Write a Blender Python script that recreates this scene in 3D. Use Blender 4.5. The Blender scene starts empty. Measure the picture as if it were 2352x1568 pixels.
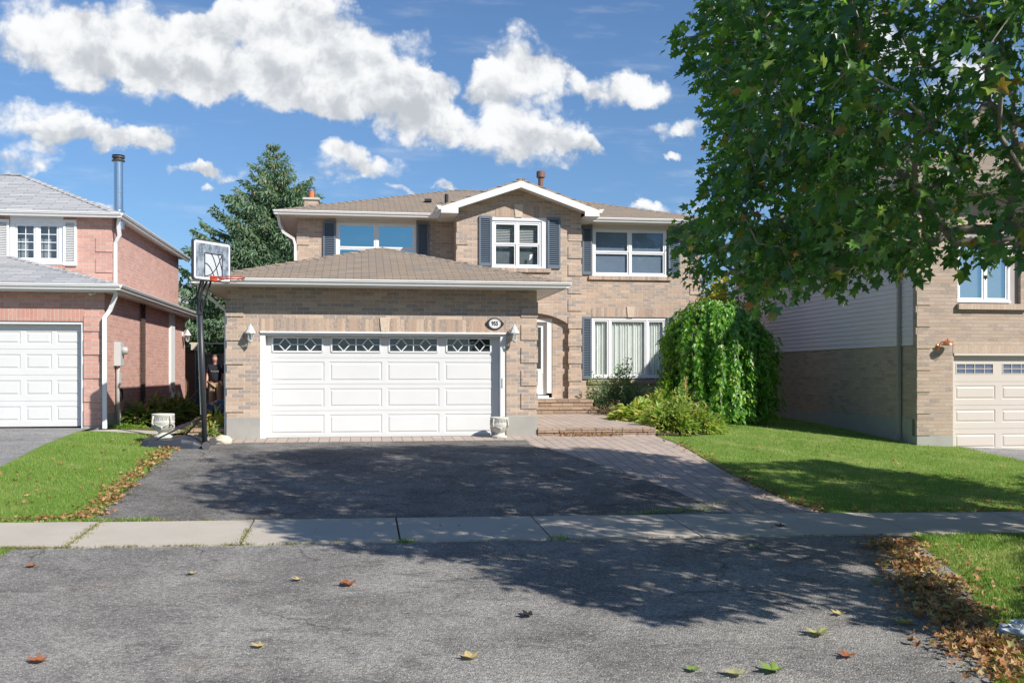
import bpy, bmesh, math, random
import numpy as np
from math import sin, cos, tan, atan, radians, pi, sqrt, atan2
from mathutils import Vector, Matrix
random.seed(7); rng = np.random.default_rng(11)
S = bpy.context.scene
COL = S.collection
# ------------------------------------------------------------------ camera
F, CX, HY, TH, CAMZ = 2280.0, 1176.0, 858.0, radians(8.63), 2.35
cd = bpy.data.cameras.new('camera'); cam = bpy.data.objects.new('camera', cd); COL.objects.link(cam)
cam.location = (0, 0, CAMZ); cam.rotation_euler = (pi/2, 0, -TH)
cd.sensor_width = 36; cd.lens = 36*F/2352; cd.shift_y = 74/2352.
cd.clip_start = 0.1; cd.clip_end = 5000
S.camera = cam
S.render.resolution_x = 1024; S.render.resolution_y = 682
# ------------------------------------------------------------------ sun and exposure
SUN = Vector((0.85, -1.0, 0.98)).normalized()
sl = bpy.data.lights.new('sun', 'SUN'); sl.energy = 5.0; sl.angle = radians(0.55); sl.color = (1.0, 0.95, 0.88)
so = bpy.data.objects.new('sun', sl); COL.objects.link(so); so.location = (20, -20, 30)
so.rotation_euler = SUN.to_track_quat('Z', 'Y').to_euler()
S.view_settings.view_transform = 'Standard'; S.view_settings.look = 'None'
S.view_settings.exposure = 0.35; S.view_settings.gamma = 1
# ------------------------------------------------------------------ picture geometry helpers (2352 px wide photograph)
def rt(px): return tan(atan((px-CX)/F)+TH)
def PX(px, Y): return Y*rt(px)
def PZ(py, X, Y): return CAMZ+(HY-py)*(Y*cos(TH)+X*sin(TH))/F
def P(px, py, Y):
    x = PX(px, Y); return x, PZ(py, x, Y)
def toP(x, y, z):
    zc = y*cos(TH)+x*sin(TH); lat = x*cos(TH)-y*sin(TH)
    return CX+F*lat/zc, HY-F*(z-CAMZ)/zc
# ------------------------------------------------------------------ terrain
GX = np.array([-14, -5.4, -3.5, -2.5, 3.7, 6.3, 9.5, 12.3, 16])
GY = np.array([-60, 5, 7, 11.7, 13.2, 18.7, 20.9, 24, 31, 60])
GZ = np.array([[-2.45]*9, [-2.36]*9,
 [-2.1, -2.15, -2.17, -2.18, -2.22, -2.24, -2.27, -2.3, -2.33],
 [-1.83, -1.93, -1.95, -1.96, -2.01, -2.04, -2.09, -2.13, -2.2],
 [-1.78, -1.87, -1.89, -1.9, -1.95, -1.98, -2.03, -2.08, -2.15],
 [-1.27, -1.28, -1.42, -1.43, -1.43, -1.46, -1.62, -1.72, -1.9],
 [-1.10, -1.14, -1.26, -1.33, -1.33, -1.34, -1.48, -1.60, -1.78],
 [-1.08, -1.12, -1.2, -1.2, -1.2, -1.2, -1.3, -1.42, -1.6],
 [-1.05, -1.1, -1.15, -1.15, -1.1, -1.1, -1.15, -1.2, -1.4], [-1.0]*9])
def Gv(x, y):
    x = np.clip(np.asarray(x, float), GX[0], GX[-1]-1e-6); y = np.clip(np.asarray(y, float), GY[0], GY[-1]-1e-6)
    i = np.searchsorted(GX, x, 'right')-1; j = np.searchsorted(GY, y, 'right')-1
    tx = (x-GX[i])/(GX[i+1]-GX[i]); ty = (y-GY[j])/(GY[j+1]-GY[j])
    return CAMZ+(GZ[j, i]*(1-tx)*(1-ty)+GZ[j, i+1]*tx*(1-ty)+GZ[j+1, i]*(1-tx)*ty+GZ[j+1, i+1]*tx*ty)
def G(x, y): return float(Gv(x, y))
def GP(px, py):
    Y = 4.0
    while Y < 60:
        if toP(PX(px, Y), Y, G(PX(px, Y), Y))[1] <= py: break
        Y += .02
    return PX(px, Y), Y
# ------------------------------------------------------------------ node helpers
def N(nt, t, ins=None, **kw):
    n = nt.nodes.new(t)
    for k, v in kw.items(): setattr(n, k, v)
    for k, v in (ins or {}).items():
        s = n.inputs[k]
        if isinstance(v, bpy.types.NodeSocket): nt.links.new(v, s)
        else: s.default_value = v
    return n
def MA(nt, op, a, b=0.0, c=None, clamp=False):
    d = {0: a, 1: b}
    if c is not None: d[2] = c
    return N(nt, 'ShaderNodeMath', d, operation=op, use_clamp=clamp).outputs[0]
def VM(nt, op, a, b=(0, 0, 0)): return N(nt, 'ShaderNodeVectorMath', {0: a, 1: b}, operation=op).outputs[0]
def c4(c): return (c[0], c[1], c[2], 1.0)
def MIX(nt, f, a, b, mode='MIX'):
    n = N(nt, 'ShaderNodeMix', None, data_type='RGBA', blend_type=mode)
    for k, v in ((0, f), (6, a), (7, b)):
        if isinstance(v, bpy.types.NodeSocket): nt.links.new(v, n.inputs[k])
        else: n.inputs[k].default_value = c4(v) if k else v
    return n.outputs[2]
def RAMP(nt, f, stops, interp='LINEAR'):
    n = N(nt, 'ShaderNodeValToRGB', {0: f}); cr = n.color_ramp; cr.interpolation = interp
    while len(cr.elements) < len(stops): cr.elements.new(.5)
    for e, (p, c) in zip(cr.elements, stops): e.position = p; e.color = c4(c)
    return n.outputs[0]
def SS(nt, v, a, b): return N(nt, 'ShaderNodeMapRange', {0: v, 1: a, 2: b}, interpolation_type='SMOOTHSTEP').outputs[0]
def NOI(nt, vec, scale, detail=3, rough=.55, col=False, dist=0.0):
    n = N(nt, 'ShaderNodeTexNoise', {'Vector': vec, 'Scale': scale, 'Detail': detail, 'Roughness': rough, 'Distortion': dist})
    return n.outputs[1 if col else 0]
def mat(name):
    m = bpy.data.materials.new(name); m.use_nodes = True; nt = m.node_tree
    b = nt.nodes['Principled BSDF']; return m, nt, b
def setc(nt, b, col, rough=.6, bump=None, bs=.3, bd=.01, spec=.5, metal=0):
    for k, v in (('Base Color', col), ('Roughness', rough)):
        if isinstance(v, bpy.types.NodeSocket): nt.links.new(v, b.inputs[k])
        else: b.inputs[k].default_value = c4(v) if k == 'Base Color' else v
    b.inputs['Specular IOR Level'].default_value = spec; b.inputs['Metallic'].default_value = metal
    if bump is not None:
        bn = N(nt, 'ShaderNodeBump', {'Strength': bs, 'Distance': bd, 'Height': bump}); nt.links.new(bn.outputs[0], b.inputs['Normal'])
def uv(nt): return N(nt, 'ShaderNodeUVMap').outputs[0]
def pos(nt): return N(nt, 'ShaderNodeNewGeometry').outputs['Position']
def plain(name, col, rough=.5, var=.08, scale=6, spec=.5, metal=0, bump=0, bscale=40):
    m, nt, b = mat(name); p = N(nt, 'ShaderNodeTexCoord').outputs['Object']
    n = NOI(nt, p, scale, 4)
    c = MIX(nt, n, tuple(x*(1-var*1.6) for x in col), tuple(min(1, x*(1+var*1.6)) for x in col))
    setc(nt, b, c, rough, NOI(nt, p, bscale, 3) if bump else None, bump or 0, .01, spec, metal)
    return m
def brickmat(name, stops, mortar, bw=.262, rh=.081, ms=.012, smudge=(.17, .155, .155), sm=.62, off=.5):
    m, nt, b = mat(name); u = uv(nt)
    wob = VM(nt, 'SCALE', VM(nt, 'SUBTRACT', NOI(nt, u, 14, 2, col=True), (.5, .5, .5)))
    wob.node.inputs['Scale'].default_value = .012
    v = VM(nt, 'ADD', u, wob)
    bt = N(nt, 'ShaderNodeTexBrick', {'Vector': v, 'Color1': (0, 0, 0, 1), 'Color2': (1, 1, 1, 1), 'Mortar': (.5, .5, .5, 1), 'Scale': 1.0,
        'Mortar Size': ms/2, 'Mortar Smooth': .15, 'Bias': 0, 'Brick Width': bw, 'Row Height': rh}, offset=off)
    c = RAMP(nt, bt.outputs['Color'], stops)
    sn = NOI(nt, VM(nt, 'MULTIPLY', u, (1, 1.7, 1)), 17, 5, .8)
    sb = NOI(nt, u, 2.2, 2)
    f = MA(nt, 'MULTIPLY', SS(nt, MA(nt, 'ADD', sn, MA(nt, 'MULTIPLY', MA(nt, 'SUBTRACT', bt.outputs['Color'], .5), .22)), .53, .62), sm)
    c = MIX(nt, f, c, smudge)
    c = MIX(nt, MA(nt, 'MULTIPLY', sb, .35), c, tuple(x*.75 for x in mortar))
    fine = NOI(nt, u, 90, 3)
    c = MIX(nt, .25, c, MIX(nt, fine, (0, 0, 0), (1, 1, 1)), 'OVERLAY')
    mc = MIX(nt, NOI(nt, u, 8, 2), tuple(x*.85 for x in mortar), mortar)
    c = MIX(nt, bt.outputs['Fac'], c, mc)
    h = MA(nt, 'ADD', MA(nt, 'MULTIPLY', MA(nt, 'SUBTRACT', 1.0, bt.outputs['Fac']), 1.0), MA(nt, 'MULTIPLY', sn, .5))
    setc(nt, b, c, .9, h, 1.0, .02, .2)
    return m
TAN = brickmat('tan_brick', [(0, (.51, .37, .27)), (.2, (.42, .295, .215)), (.4, (.58, .435, .325)), (.55, (.31, .26, .23)), (.7, (.52, .375, .27)), (.85, (.36, .30, .265)), (1, (.48, .37, .29))], (.68, .585, .49), ms=.014)
TAN2 = brickmat('tan_brick_neighbour', [(0, (.47, .36, .28)), (.3, (.41, .30, .225)), (.6, (.51, .395, .305)), (1, (.38, .295, .235))], (.50, .42, .345), sm=.45)
RED = brickmat('red_brick', [(0, (.56, .28, .22)), (.3, (.65, .35, .28)), (.6, (.50, .245, .20)), (1, (.61, .33, .27))], (.70, .58, .51), sm=.2, smudge=(.3, .15, .13), ms=.013)
SOLD = brickmat('soldier_brick', [(0, (.52, .38, .28)), (.3, (.44, .31, .23)), (.5, (.60, .45, .34)), (.75, (.36, .29, .245)), (1, (.52, .38, .28))], (.52, .42, .34), bw=.5, rh=.081, off=0)
SOLD2 = brickmat('soldier_brick_neighbour', [(0, (.56, .43, .32)), (.5, (.48, .36, .27)), (1, (.60, .46, .35))], (.56, .46, .37), bw=.5, rh=.081, sm=.3, off=0)
SOLDR = brickmat('soldier_brick_red', [(0, (.56, .26, .20)), (.5, (.48, .22, .17)), (1, (.60, .30, .24))], (.68, .55, .47), bw=.5, rh=.081, sm=.1, off=0)
STONE = brickmat('split_stone', [(0, (.42, .29, .20)), (.4, (.52, .38, .27)), (.7, (.36, .26, .19)), (1, (.55, .41, .29))], (.13, .10, .08), bw=.31, rh=.0875, ms=.012, sm=.7, smudge=(.24, .17, .12))
def shingle(name, stops, line, rh=.145, bw=.32):
    m, nt, b = mat(name); u = uv(nt)
    bt = N(nt, 'ShaderNodeTexBrick', {'Vector': u, 'Color1': (0, 0, 0, 1), 'Color2': (1, 1, 1, 1), 'Mortar': (.5, .5, .5, 1), 'Scale': 1.0,
        'Mortar Size': .0055, 'Mortar Smooth': .1, 'Bias': 0, 'Brick Width': bw, 'Row Height': rh})
    c = RAMP(nt, bt.outputs['Color'], stops)
    c = MIX(nt, MA(nt, 'MULTIPLY', NOI(nt, u, 1.1, 3), .5), c, stops[-1][1])
    c = MIX(nt, .35, c, MIX(nt, NOI(nt, u, 160, 2), (0, 0, 0), (1, 1, 1)), 'OVERLAY')
    c = MIX(nt, bt.outputs['Fac'], c, line)
    sx = N(nt, 'ShaderNodeSeparateXYZ', {0: u})
    saw = MA(nt, 'FRACT', MA(nt, 'DIVIDE', sx.outputs[1], rh))
    c = MIX(nt, MA(nt, 'MULTIPLY', SS(nt, MA(nt, 'ADD', saw, MA(nt, 'MULTIPLY', NOI(nt, u, 5, 2), .1)), .88, 1.0), MA(nt, 'ADD', .45, MA(nt, 'MULTIPLY', NOI(nt, u, 4, 2), .6))), c, line)  # shadow under each shingle course, painted into the colour as a dark row
    h = MA(nt, 'ADD', MA(nt, 'MULTIPLY', MA(nt, 'SUBTRACT', 1.0, saw), 1.0), MA(nt, 'MULTIPLY', bt.outputs['Fac'], -.6))
    setc(nt, b, c, .93, h, .8, .015, .2)
    return m
SHB = shingle('brown_shingle', [(0, (.31, .24, .175)), (.3, (.37, .285, .205)), (.55, (.25, .225, .195)), (.8, (.33, .25, .175)), (1, (.29, .235, .18))], (.045, .036, .032))
SHG = shingle('grey_shingle', [(0, (.50, .50, .49)), (.3, (.38, .385, .39)), (.6, (.54, .54, .53)), (1, (.33, .335, .34))], (.12, .12, .13), .14, .6)
WHITE = plain('white_paint', (.74, .74, .73), .45, .02, 3)
DOORW = plain('garage_white', (.64, .64, .63), .5, .035, 2.2)
CREAM = plain('cream_paint', (.66, .60, .52), .5, .02, 2)
VINYL = plain('white_vinyl', (.76, .77, .78), .35, .01)
GUT = plain('gutter_metal', (.74, .73, .71), .3, .04, 4, spec=.6)
GUTB = plain('gutter_taupe', (.34, .29, .26), .4, .03)
SHUT = plain('shutter_slate_blue', (.12, .155, .20), .45, .05, 5)
CONC = plain('foundation_concrete', (.34, .33, .30), .9, .12, 3, spec=.2, bump=.25)
CAST = plain('cast_stone', (.52, .51, .46), .85, .16, 9, spec=.2, bump=.4, bscale=60)
KEY = plain('keystone', (.58, .47, .37), .9, .15, 18, spec=.2, bump=.9, bscale=25)
METAL = plain('galvanised', (.62, .66, .70), .22, .06, 5, metal=1.0)
DARKM = plain('dark_metal', (.035, .037, .042), .4, .15, 9)
BLKP = plain('black_plastic', (.028, .033, .045), .38, .15, 5, spec=.6)
ORANGE = plain('rim_orange', (.48, .07, .03), .45, .15, 14)
FLUE = plain('flue_clay', (.55, .17, .07), .8, .1)
BROWNP = plain('brown_flue', (.17, .095, .075), .6, .1)
COPPER = plain('copper', (.72, .30, .15), .3, .1, 12, metal=.8)
BRONZE = plain('plaque_black', (.02, .02, .022), .45, .1)
GREYB = plain('utility_grey', (.50, .51, .51), .45, .04)
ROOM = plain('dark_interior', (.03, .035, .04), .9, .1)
BLACKL = plain('black_line', (.015, .015, .018), .5, .05)
BARK = plain('bark', (.16, .135, .115), .95, .3, 12, spec=.2, bump=.8, bscale=30)
TWIG = plain('twig_bark', (.30, .265, .225), .9, .2, 12, spec=.2)
SOIL = plain('soil', (.085, .06, .042), .95, .35, 6, spec=.1, bump=.8, bscale=25)
SKIN = plain('skin', (.50, .29, .21), .55, .06)
def glassm(name, f, tint=(1, 1, 1)):
    m = bpy.data.materials.new(name); m.use_nodes = True; nt = m.node_tree; nt.nodes.clear()
    o = N(nt, 'ShaderNodeOutputMaterial'); t = N(nt, 'ShaderNodeBsdfTransparent', {0: (.95, .98, .98, 1)})
    g = N(nt, 'ShaderNodeBsdfGlossy', {'Color': c4(tint), 'Roughness': .015})
    lw = N(nt, 'ShaderNodeLayerWeight', {0: .35})
    x = N(nt, 'ShaderNodeMixShader', {0: MA(nt, 'ADD', MA(nt, 'MULTIPLY', lw.outputs[0], .25), f, clamp=True), 1: t.outputs[0], 2: g.outputs[0]})
    nt.links.new(x.outputs[0], o.inputs[0]); return m
GLS = glassm('window_glass', .07); GLB = glassm('blue_window_glass', .50, (.50, .80, .88)); GLM = glassm('mid_window_glass', .05, (.7, .85, 1))
def leafm(name, stops, trans=.35, rough=.45, tr=1.6, spec=.4):
    m = bpy.data.materials.new(name); m.use_nodes = True; nt = m.node_tree; b = nt.nodes['Principled BSDF']; out = nt.nodes['Material Output']
    g = N(nt, 'ShaderNodeNewGeometry'); c = RAMP(nt, g.outputs['Random Per Island'], stops)
    c = MIX(nt, MA(nt, 'MULTIPLY', NOI(nt, g.outputs['Position'], 1.3, 2), .4), c, stops[len(stops)//2][1])
    if name == 'grass_blade':
        pz_ = N(nt, 'ShaderNodeSeparateXYZ', {0: g.outputs['Position']}); k_ = SS(nt, pz_.outputs[0], 0, 5)
        f_ = MA(nt, 'MULTIPLY', SS(nt, NOI(nt, VM(nt, 'MULTIPLY', g.outputs['Position'], (1, .7, 1)), 1.1, 5, .65), .42, .66), MA(nt, 'ADD', .25, MA(nt, 'MULTIPLY', k_, .5)))
        c = MIX(nt, f_, c, (.46, .48, .19))
    setc(nt, b, c, rough, None, spec=spec)
    t = N(nt, 'ShaderNodeBsdfTranslucent', {0: MIX(nt, 1.0, c, (tr, tr*1.15, tr*.45), 'MULTIPLY')})
    x = N(nt, 'ShaderNodeMixShader', {0: trans, 1: b.outputs[0], 2: t.outputs[0]}); nt.links.new(x.outputs[0], out.inputs[0]); return m
# ------------------------------------------------------------------ mesh builder
def empty(name, loc=(0, 0, 0)):
    o = bpy.data.objects.new(name, None); COL.objects.link(o); o.location = loc; o.empty_display_size = .2; return o
def tag(o, label=None, cat=None, group=None, kind=None):
    if label: o['label'] = label
    if cat: o['category'] = cat
    if group: o['group'] = group
    if kind: o['kind'] = kind
    return o
def thing(name, label, cat, loc=(0, 0, 0), group=None): return tag(empty(name, loc), label, cat, group)
def world_loc(o):
    v = Vector((0, 0, 0))
    while o is not None: v += Vector(o.location); o = o.parent
    return v
class MB:
    def __init__(s): s.v = []; s.f = []
    def add(s, vs, fs):
        k = len(s.v); s.v += [tuple(p) for p in vs]; s.f += [tuple(i+k for i in f) for f in fs]; return s
    def box(s, x0, x1, y0, y1, z0, z1):
        return s.add([(x0, y0, z0), (x1, y0, z0), (x1, y1, z0), (x0, y1, z0), (x0, y0, z1), (x1, y0, z1), (x1, y1, z1), (x0, y1, z1)],
            [(0, 3, 2, 1), (4, 5, 6, 7), (0, 1, 5, 4), (1, 2, 6, 5), (2, 3, 7, 6), (3, 0, 4, 7)])
    def poly(s, pts): return s.add(pts, [tuple(range(len(pts)))])
    def extr(s, pts, vec):
        n = len(pts); vec = Vector(vec); q = [tuple(Vector(p)+vec) for p in pts]
        return s.add(list(pts)+q, [tuple(range(n)), tuple(range(2*n-1, n-1, -1))]+[(i, i+n, (i+1) % n+n, (i+1) % n) for i in range(n)])
    def tube(s, pts, r, n=8, cap=True):
        pts = [Vector(p) for p in pts]; m = len(pts); rs = r if isinstance(r, (list, tuple)) else [r]*m; vs = []; fs = []
        d0 = (pts[1]-pts[0]).normalized(); a = d0.orthogonal().normalized()
        for i, p in enumerate(pts):
            d = (pts[min(i+1, m-1)]-pts[max(i-1, 0)]).normalized(); a = (a-d*a.dot(d)).normalized(); b = d.cross(a)
            vs += [tuple(p+(a*cos(2*pi*k/n)+b*sin(2*pi*k/n))*rs[i]) for k in range(n)]
        for i in range(m-1):
            fs += [(i*n+k, i*n+(k+1) % n, (i+1)*n+(k+1) % n, (i+1)*n+k) for k in range(n)]
        if cap: fs += [tuple(range(n-1, -1, -1)), tuple(range((m-1)*n, m*n))]
        return s.add(vs, fs)
    def lathe(s, prof, c, n=24, ax='z'):
        vs = []; m = len(prof)
        for r, h in prof:
            for k in range(n):
                a = 2*pi*k/n; p = (r*cos(a), r*sin(a), h)
                if ax == 'y': p = (p[0], p[2], p[1])
                if ax == 'x': p = (p[2], p[0], p[1])
                vs.append((c[0]+p[0], c[1]+p[1], c[2]+p[2]))
        fs = [(i*n+k, i*n+(k+1) % n, (i+1)*n+(k+1) % n, (i+1)*n+k) for i in range(m-1) for k in range(n)]
        fs += [tuple(range(n-1, -1, -1)), tuple(range((m-1)*n, m*n))]
        return s.add(vs, fs)
    def ball(s, c, r, n=10, sc=(1, 1, 1)):
        prof = [(max(.001, r*sin(pi*i/n)), -r*cos(pi*i/n)) for i in range(n+1)]; k = len(s.v); s.lathe(prof, (0, 0, 0), n+2)
        for i in range(k, len(s.v)): p = s.v[i]; s.v[i] = (c[0]+p[0]*sc[0], c[1]+p[1]*sc[1], c[2]+p[2]*sc[2])
        return s
    def build(s, name, m, parent=None, smooth=False, bevel=0, rot=False, fix=False):
        me = bpy.data.meshes.new(name); off = world_loc(parent) if parent else Vector((0, 0, 0))
        me.from_pydata([(p[0]-off.x, p[1]-off.y, p[2]-off.z) for p in s.v], [], s.f); me.update()
        if fix:
            bm = bmesh.new(); bm.from_mesh(me); bmesh.ops.recalc_face_normals(bm, faces=bm.faces); bm.to_mesh(me); bm.free(); me.update()
        ul = me.uv_layers.new(name='UVMap'); dat = np.zeros((len(me.loops), 2))
        for p in me.polygons:
            n = p.normal
            if abs(n.z) > .985: uu, vv = Vector((1, 0, 0)), Vector((0, 1, 0))
            else: uu = Vector((0, 0, 1)).cross(n).normalized(); vv = n.cross(uu)
            for li in p.loop_indices:
                q = Vector(s.v[me.loops[li].vertex_index]); a, b = q.dot(uu), q.dot(vv)
                dat[li] = (b, a) if rot else (a, b)
        ul.data.foreach_set('uv', dat.ravel())
        me.materials.append(m)
        if smooth: me.polygons.foreach_set('use_smooth', [True]*len(me.polygons))
        o = bpy.data.objects.new(name, me); COL.objects.link(o)
        if parent: o.parent = parent
        if bevel:
            b = o.modifiers.new('bevel', 'BEVEL'); b.width = bevel; b.segments = 2; b.limit_method = 'ANGLE'
        return o
def cutwall(mb, ax, p, a0, a1, z0, z1, holes=(), depth=.1, back=1):
    """wall plane at ax='y' (facing -y) or ax='x' (facing +x); holes (a,b,z,w) get reveals running `depth` inwards"""
    A = sorted({a0, a1, *[h[0] for h in holes], *[h[1] for h in holes]}); Z = sorted({z0, z1, *[h[2] for h in holes], *[h[3] for h in holes]})
    A = [a for a in A if a0 <= a <= a1]; Z = [z for z in Z if z0 <= z <= z1]
    def pt(a, z, d=0): return (a, p+d, z) if ax == 'y' else (p-d*back, a, z)
    for i in range(len(A)-1):
        for j in range(len(Z)-1):
            ca, cz = (A[i]+A[i+1])/2, (Z[j]+Z[j+1])/2
            if any(h[0] < ca < h[1] and h[2] < cz < h[3] for h in holes): continue
            q = [pt(A[i], Z[j]), pt(A[i+1], Z[j]), pt(A[i+1], Z[j+1]), pt(A[i], Z[j+1])]
            mb.poly(q if (ax == 'y' or back > 0) else q[::-1])
    for h in holes:
        c = [(h[0], h[2]), (h[1], h[2]), (h[1], h[3]), (h[0], h[3])]
        for k in range(4):
            if k == 0 and abs(h[2]-z0) < 1e-4: continue
            a, b = c[k], c[(k+1) % 4]; mb.poly([pt(*a), pt(*b), pt(*b, depth), pt(*a, depth)])
    return mb
# numpy instancing of small leaf templates
def npmesh(name, V, Fs, m, parent=None, smooth=False):
    me = bpy.data.meshes.new(name); off = np.array(world_loc(parent)) if parent else np.zeros(3); V = V-off
    nf, k = Fs.shape
    me.vertices.add(len(V)); me.vertices.foreach_set('co', V.astype(np.float32).ravel())
    me.loops.add(nf*k); me.loops.foreach_set('vertex_index', Fs.astype(np.int32).ravel())
    me.polygons.add(nf); me.polygons.foreach_set('loop_start', np.arange(0, nf*k, k, dtype=np.int32))
    if smooth: me.polygons.foreach_set('use_smooth', np.ones(nf, bool))
    me.materials.append(m); me.update(calc_edges=True); me.validate()
    o = bpy.data.objects.new(name, me); COL.objects.link(o)
    if parent: o.parent = parent
    return o
def nrm(a): return a/np.maximum(np.linalg.norm(a, axis=-1, keepdims=True), 1e-9)
def scatter(name, T, pos_, tip, nor, size, m, parent=None, wid=None):
    tv, tf = T; y = nrm(tip); x = nrm(np.cross(y, nor)); z = np.cross(x, y)
    s = np.asarray(size)[:, None, None]; w = s if wid is None else np.asarray(wid)[:, None, None]
    V = pos_[:, None, :]+tv[None, :, 0:1]*x[:, None, :]*w+tv[None, :, 1:2]*y[:, None, :]*s+tv[None, :, 2:3]*z[:, None, :]*s
    n = len(pos_); Fs = (tf[None]+(np.arange(n)*len(tv))[:, None, None]).reshape(-1, 3)
    return npmesh(name, V.reshape(-1, 3), Fs, m, parent)
def fan(ring, c, bend=.25, fold=.15):
    pts = [c]+ring; v = np.array([(x, y, -bend*(y-.3)**2+fold*abs(x)) for x, y in pts]); n = len(ring)
    return v, np.array([(0, 1+i, 1+(i+1) % n) for i in range(n)])
rs = [(.26, -.07), (.50, .06), (.31, .24), (.64, .60), (.24, .56), (.15, .78)]
MAPLE = fan([(0, 0)]+rs+[(0, 1)]+[(-x, y) for x, y in rs[::-1]], (0, .34))
CURL = fan([(0, 0)]+rs+[(0, 1)]+[(-x, y) for x, y in rs[::-1]], (0, .34), -.55, .5)
rs = [(.24, .12), (.34, .38), (.2, .72)]
OVATE = fan([(0, 0)]+rs+[(0, 1)]+[(-x, y) for x, y in rs[::-1]], (0, .4), .3, .3)
SMALL = (np.array([(0, 0, 0), (.28, .45, .08), (0, 1, -.1), (-.28, .45, .08)]), np.array([(0, 1, 2), (0, 2, 3)]))
LONG = (np.array([(-.05, 0, 0), (.05, 0, 0), (-.11, .4, .12), (.11, .4, .12), (-.08, .75, .05), (.08, .75, .05), (0, 1, -.15)]),
    np.array([(0, 1, 3), (0, 3, 2), (2, 3, 5), (2, 5, 4), (4, 5, 6)]))
def _sprig():
    v = []; f = []
    for k in range(3):
        a = pi*k/3; dx, dz = cos(a)*.10, sin(a)*.10; b = len(v)
        v += [(0, 0, 0), (dx, .3, dz), (dx*.8, .7, dz*.8), (0, 1, 0), (-dx*.8, .7, -dz*.8), (-dx, .3, -dz)]
        f += [(b, b+1, b+2), (b, b+2, b+3), (b, b+3, b+4), (b, b+4, b+5)]
    return np.array(v), np.array(f)
SPRIG = _sprig()
BLADE = (np.array([(-.5, 0, 0), (.5, 0, 0), (0, 1, .25)]), np.array([(0, 1, 2)]))
def rvec(n): return nrm(rng.normal(size=(n, 3)))
# ------------------------------------------------------------------ world: sky with cumulus clouds laid out by direction
W = bpy.data.worlds.new('World'); S.world = W; W.use_nodes = True; nt = W.node_tree; nt.nodes.clear()
sky = N(nt, 'ShaderNodeTexSky', None, sky_type='NISHITA', sun_disc=False, sun_elevation=math.asin(SUN.z), sun_rotation=atan2(SUN.x, SUN.y), altitude=0, air_density=1.0, dust_density=.15, ozone_density=3.0)
gd = N(nt, 'ShaderNodeTexCoord').outputs['Generated']; sp = N(nt, 'ShaderNodeSeparateXYZ', {0: gd})
yy = MA(nt, 'MAXIMUM', MA(nt, 'ABSOLUTE', sp.outputs[1]), .18)
uvw = N(nt, 'ShaderNodeCombineXYZ', {0: MA(nt, 'DIVIDE', sp.outputs[0], yy), 1: MA(nt, 'DIVIDE', sp.outputs[2], yy), 2: 0.0}).outputs[0]
def warp(v, sc, amp, det):
    w = VM(nt, 'SCALE', VM(nt, 'SUBTRACT', NOI(nt, v, sc, det, .6, col=True), (.5, .5, .5))); w.node.inputs['Scale'].default_value = amp
    return VM(nt, 'ADD', v, w)
q = warp(warp(uvw, 6, .06, 2), 22, .05, 5)
BL = [(40,70,170,95),(210,120,190,85),(350,185,180,62),(480,120,200,95),(590,190,190,70),(740,130,150,120),(730,225,110,40),(860,175,120,85),
 (640,40,170,60),(380,35,190,60),(935,215,60,50),(980,195,50,30),(1195,115,85,60),(1190,185,130,48),(1322,185,36,32),(1115,185,42,36),
 (985,270,85,48),(1090,300,110,50),(1212,272,80,55),(1240,335,115,42),(1335,345,70,18),(1425,205,60,40),(1515,200,75,26),(1520,295,40,20),
 (1600,297,35,14),(1540,350,14,8),(760,378,88,46),(800,345,42,28),(893,395,62,33),(80,290,120,40),(210,325,140,36),(300,340,80,24),(30,372,80,26),
 (500,402,60,15),(430,400,40,12),(465,438,16,9),(925,447,50,11),(1040,433,28,9),(1500,484,70,10),(215,462,40,14),(1655,25,60,35),(1990,120,220,75),(1800,235,130,45),(2250,180,120,60),
 (-200,200,180,100),(2600,200,200,80),(1650,478,80,10)]
sw = None; sv = None
for (bx, by, rx, ry) in BL:
    u0 = rt(bx); k = (cos(TH)+u0*sin(TH)); v0 = (HY-by)*k/F; sc_ = 1.16 if rx > 120 else 1.42; du = rx/F*sc_; dv = ry*k/F*sc_*1.03
    d = VM(nt, 'MULTIPLY', VM(nt, 'SUBTRACT', q, (u0, v0, 0)), (1/du, 1/dv, 0))
    dd = N(nt, 'ShaderNodeVectorMath', {0: d, 1: d}, operation='DOT_PRODUCT').outputs['Value']
    w = MA(nt, 'MAXIMUM', MA(nt, 'SUBTRACT', 1.25, dd), 0.0)
    dy = MA(nt, 'MULTIPLY', w, N(nt, 'ShaderNodeSeparateXYZ', {0: d}).outputs[1])
    sw = w if sw is None else MA(nt, 'ADD', sw, w); sv = dy if sv is None else MA(nt, 'ADD', sv, dy)
def puff(v):
    vv = N(nt, 'ShaderNodeTexVoronoi', {'Vector': v, 'Scale': 17, 'Detail': 4, 'Roughness': .6, 'Smoothness': .8, 'Randomness': 1.0}, feature='SMOOTH_F1', voronoi_dimensions='2D').outputs['Distance']
    return MA(nt, 'ADD', MA(nt, 'MULTIPLY', NOI(nt, v, 24, 7, .6), .5), MA(nt, 'MULTIPLY', MA(nt, 'SUBTRACT', 1.0, vv), .5))
pv_ = warp(uvw, 14, .03, 3); n1 = puff(pv_); n2 = puff(VM(nt, 'ADD', pv_, (-.010, -.016, 0)))
n3 = NOI(nt, uvw, 9, 4, .5)
dens = MA(nt, 'ADD', sw, MA(nt, 'MULTIPLY', MA(nt, 'SUBTRACT', n1, .50), 2.6))
mask = SS(nt, dens, .05, 1.15)
cir = MA(nt, 'MULTIPLY', SS(nt, NOI(nt, VM(nt, 'MULTIPLY', uvw, (3, 14, 1)), 2.5, 5, .6), .50, .85), .35)
mask = MA(nt, 'MAXIMUM', mask, cir)
rel = MA(nt, 'DIVIDE', sv, MA(nt, 'ADD', sw, .25))
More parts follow.
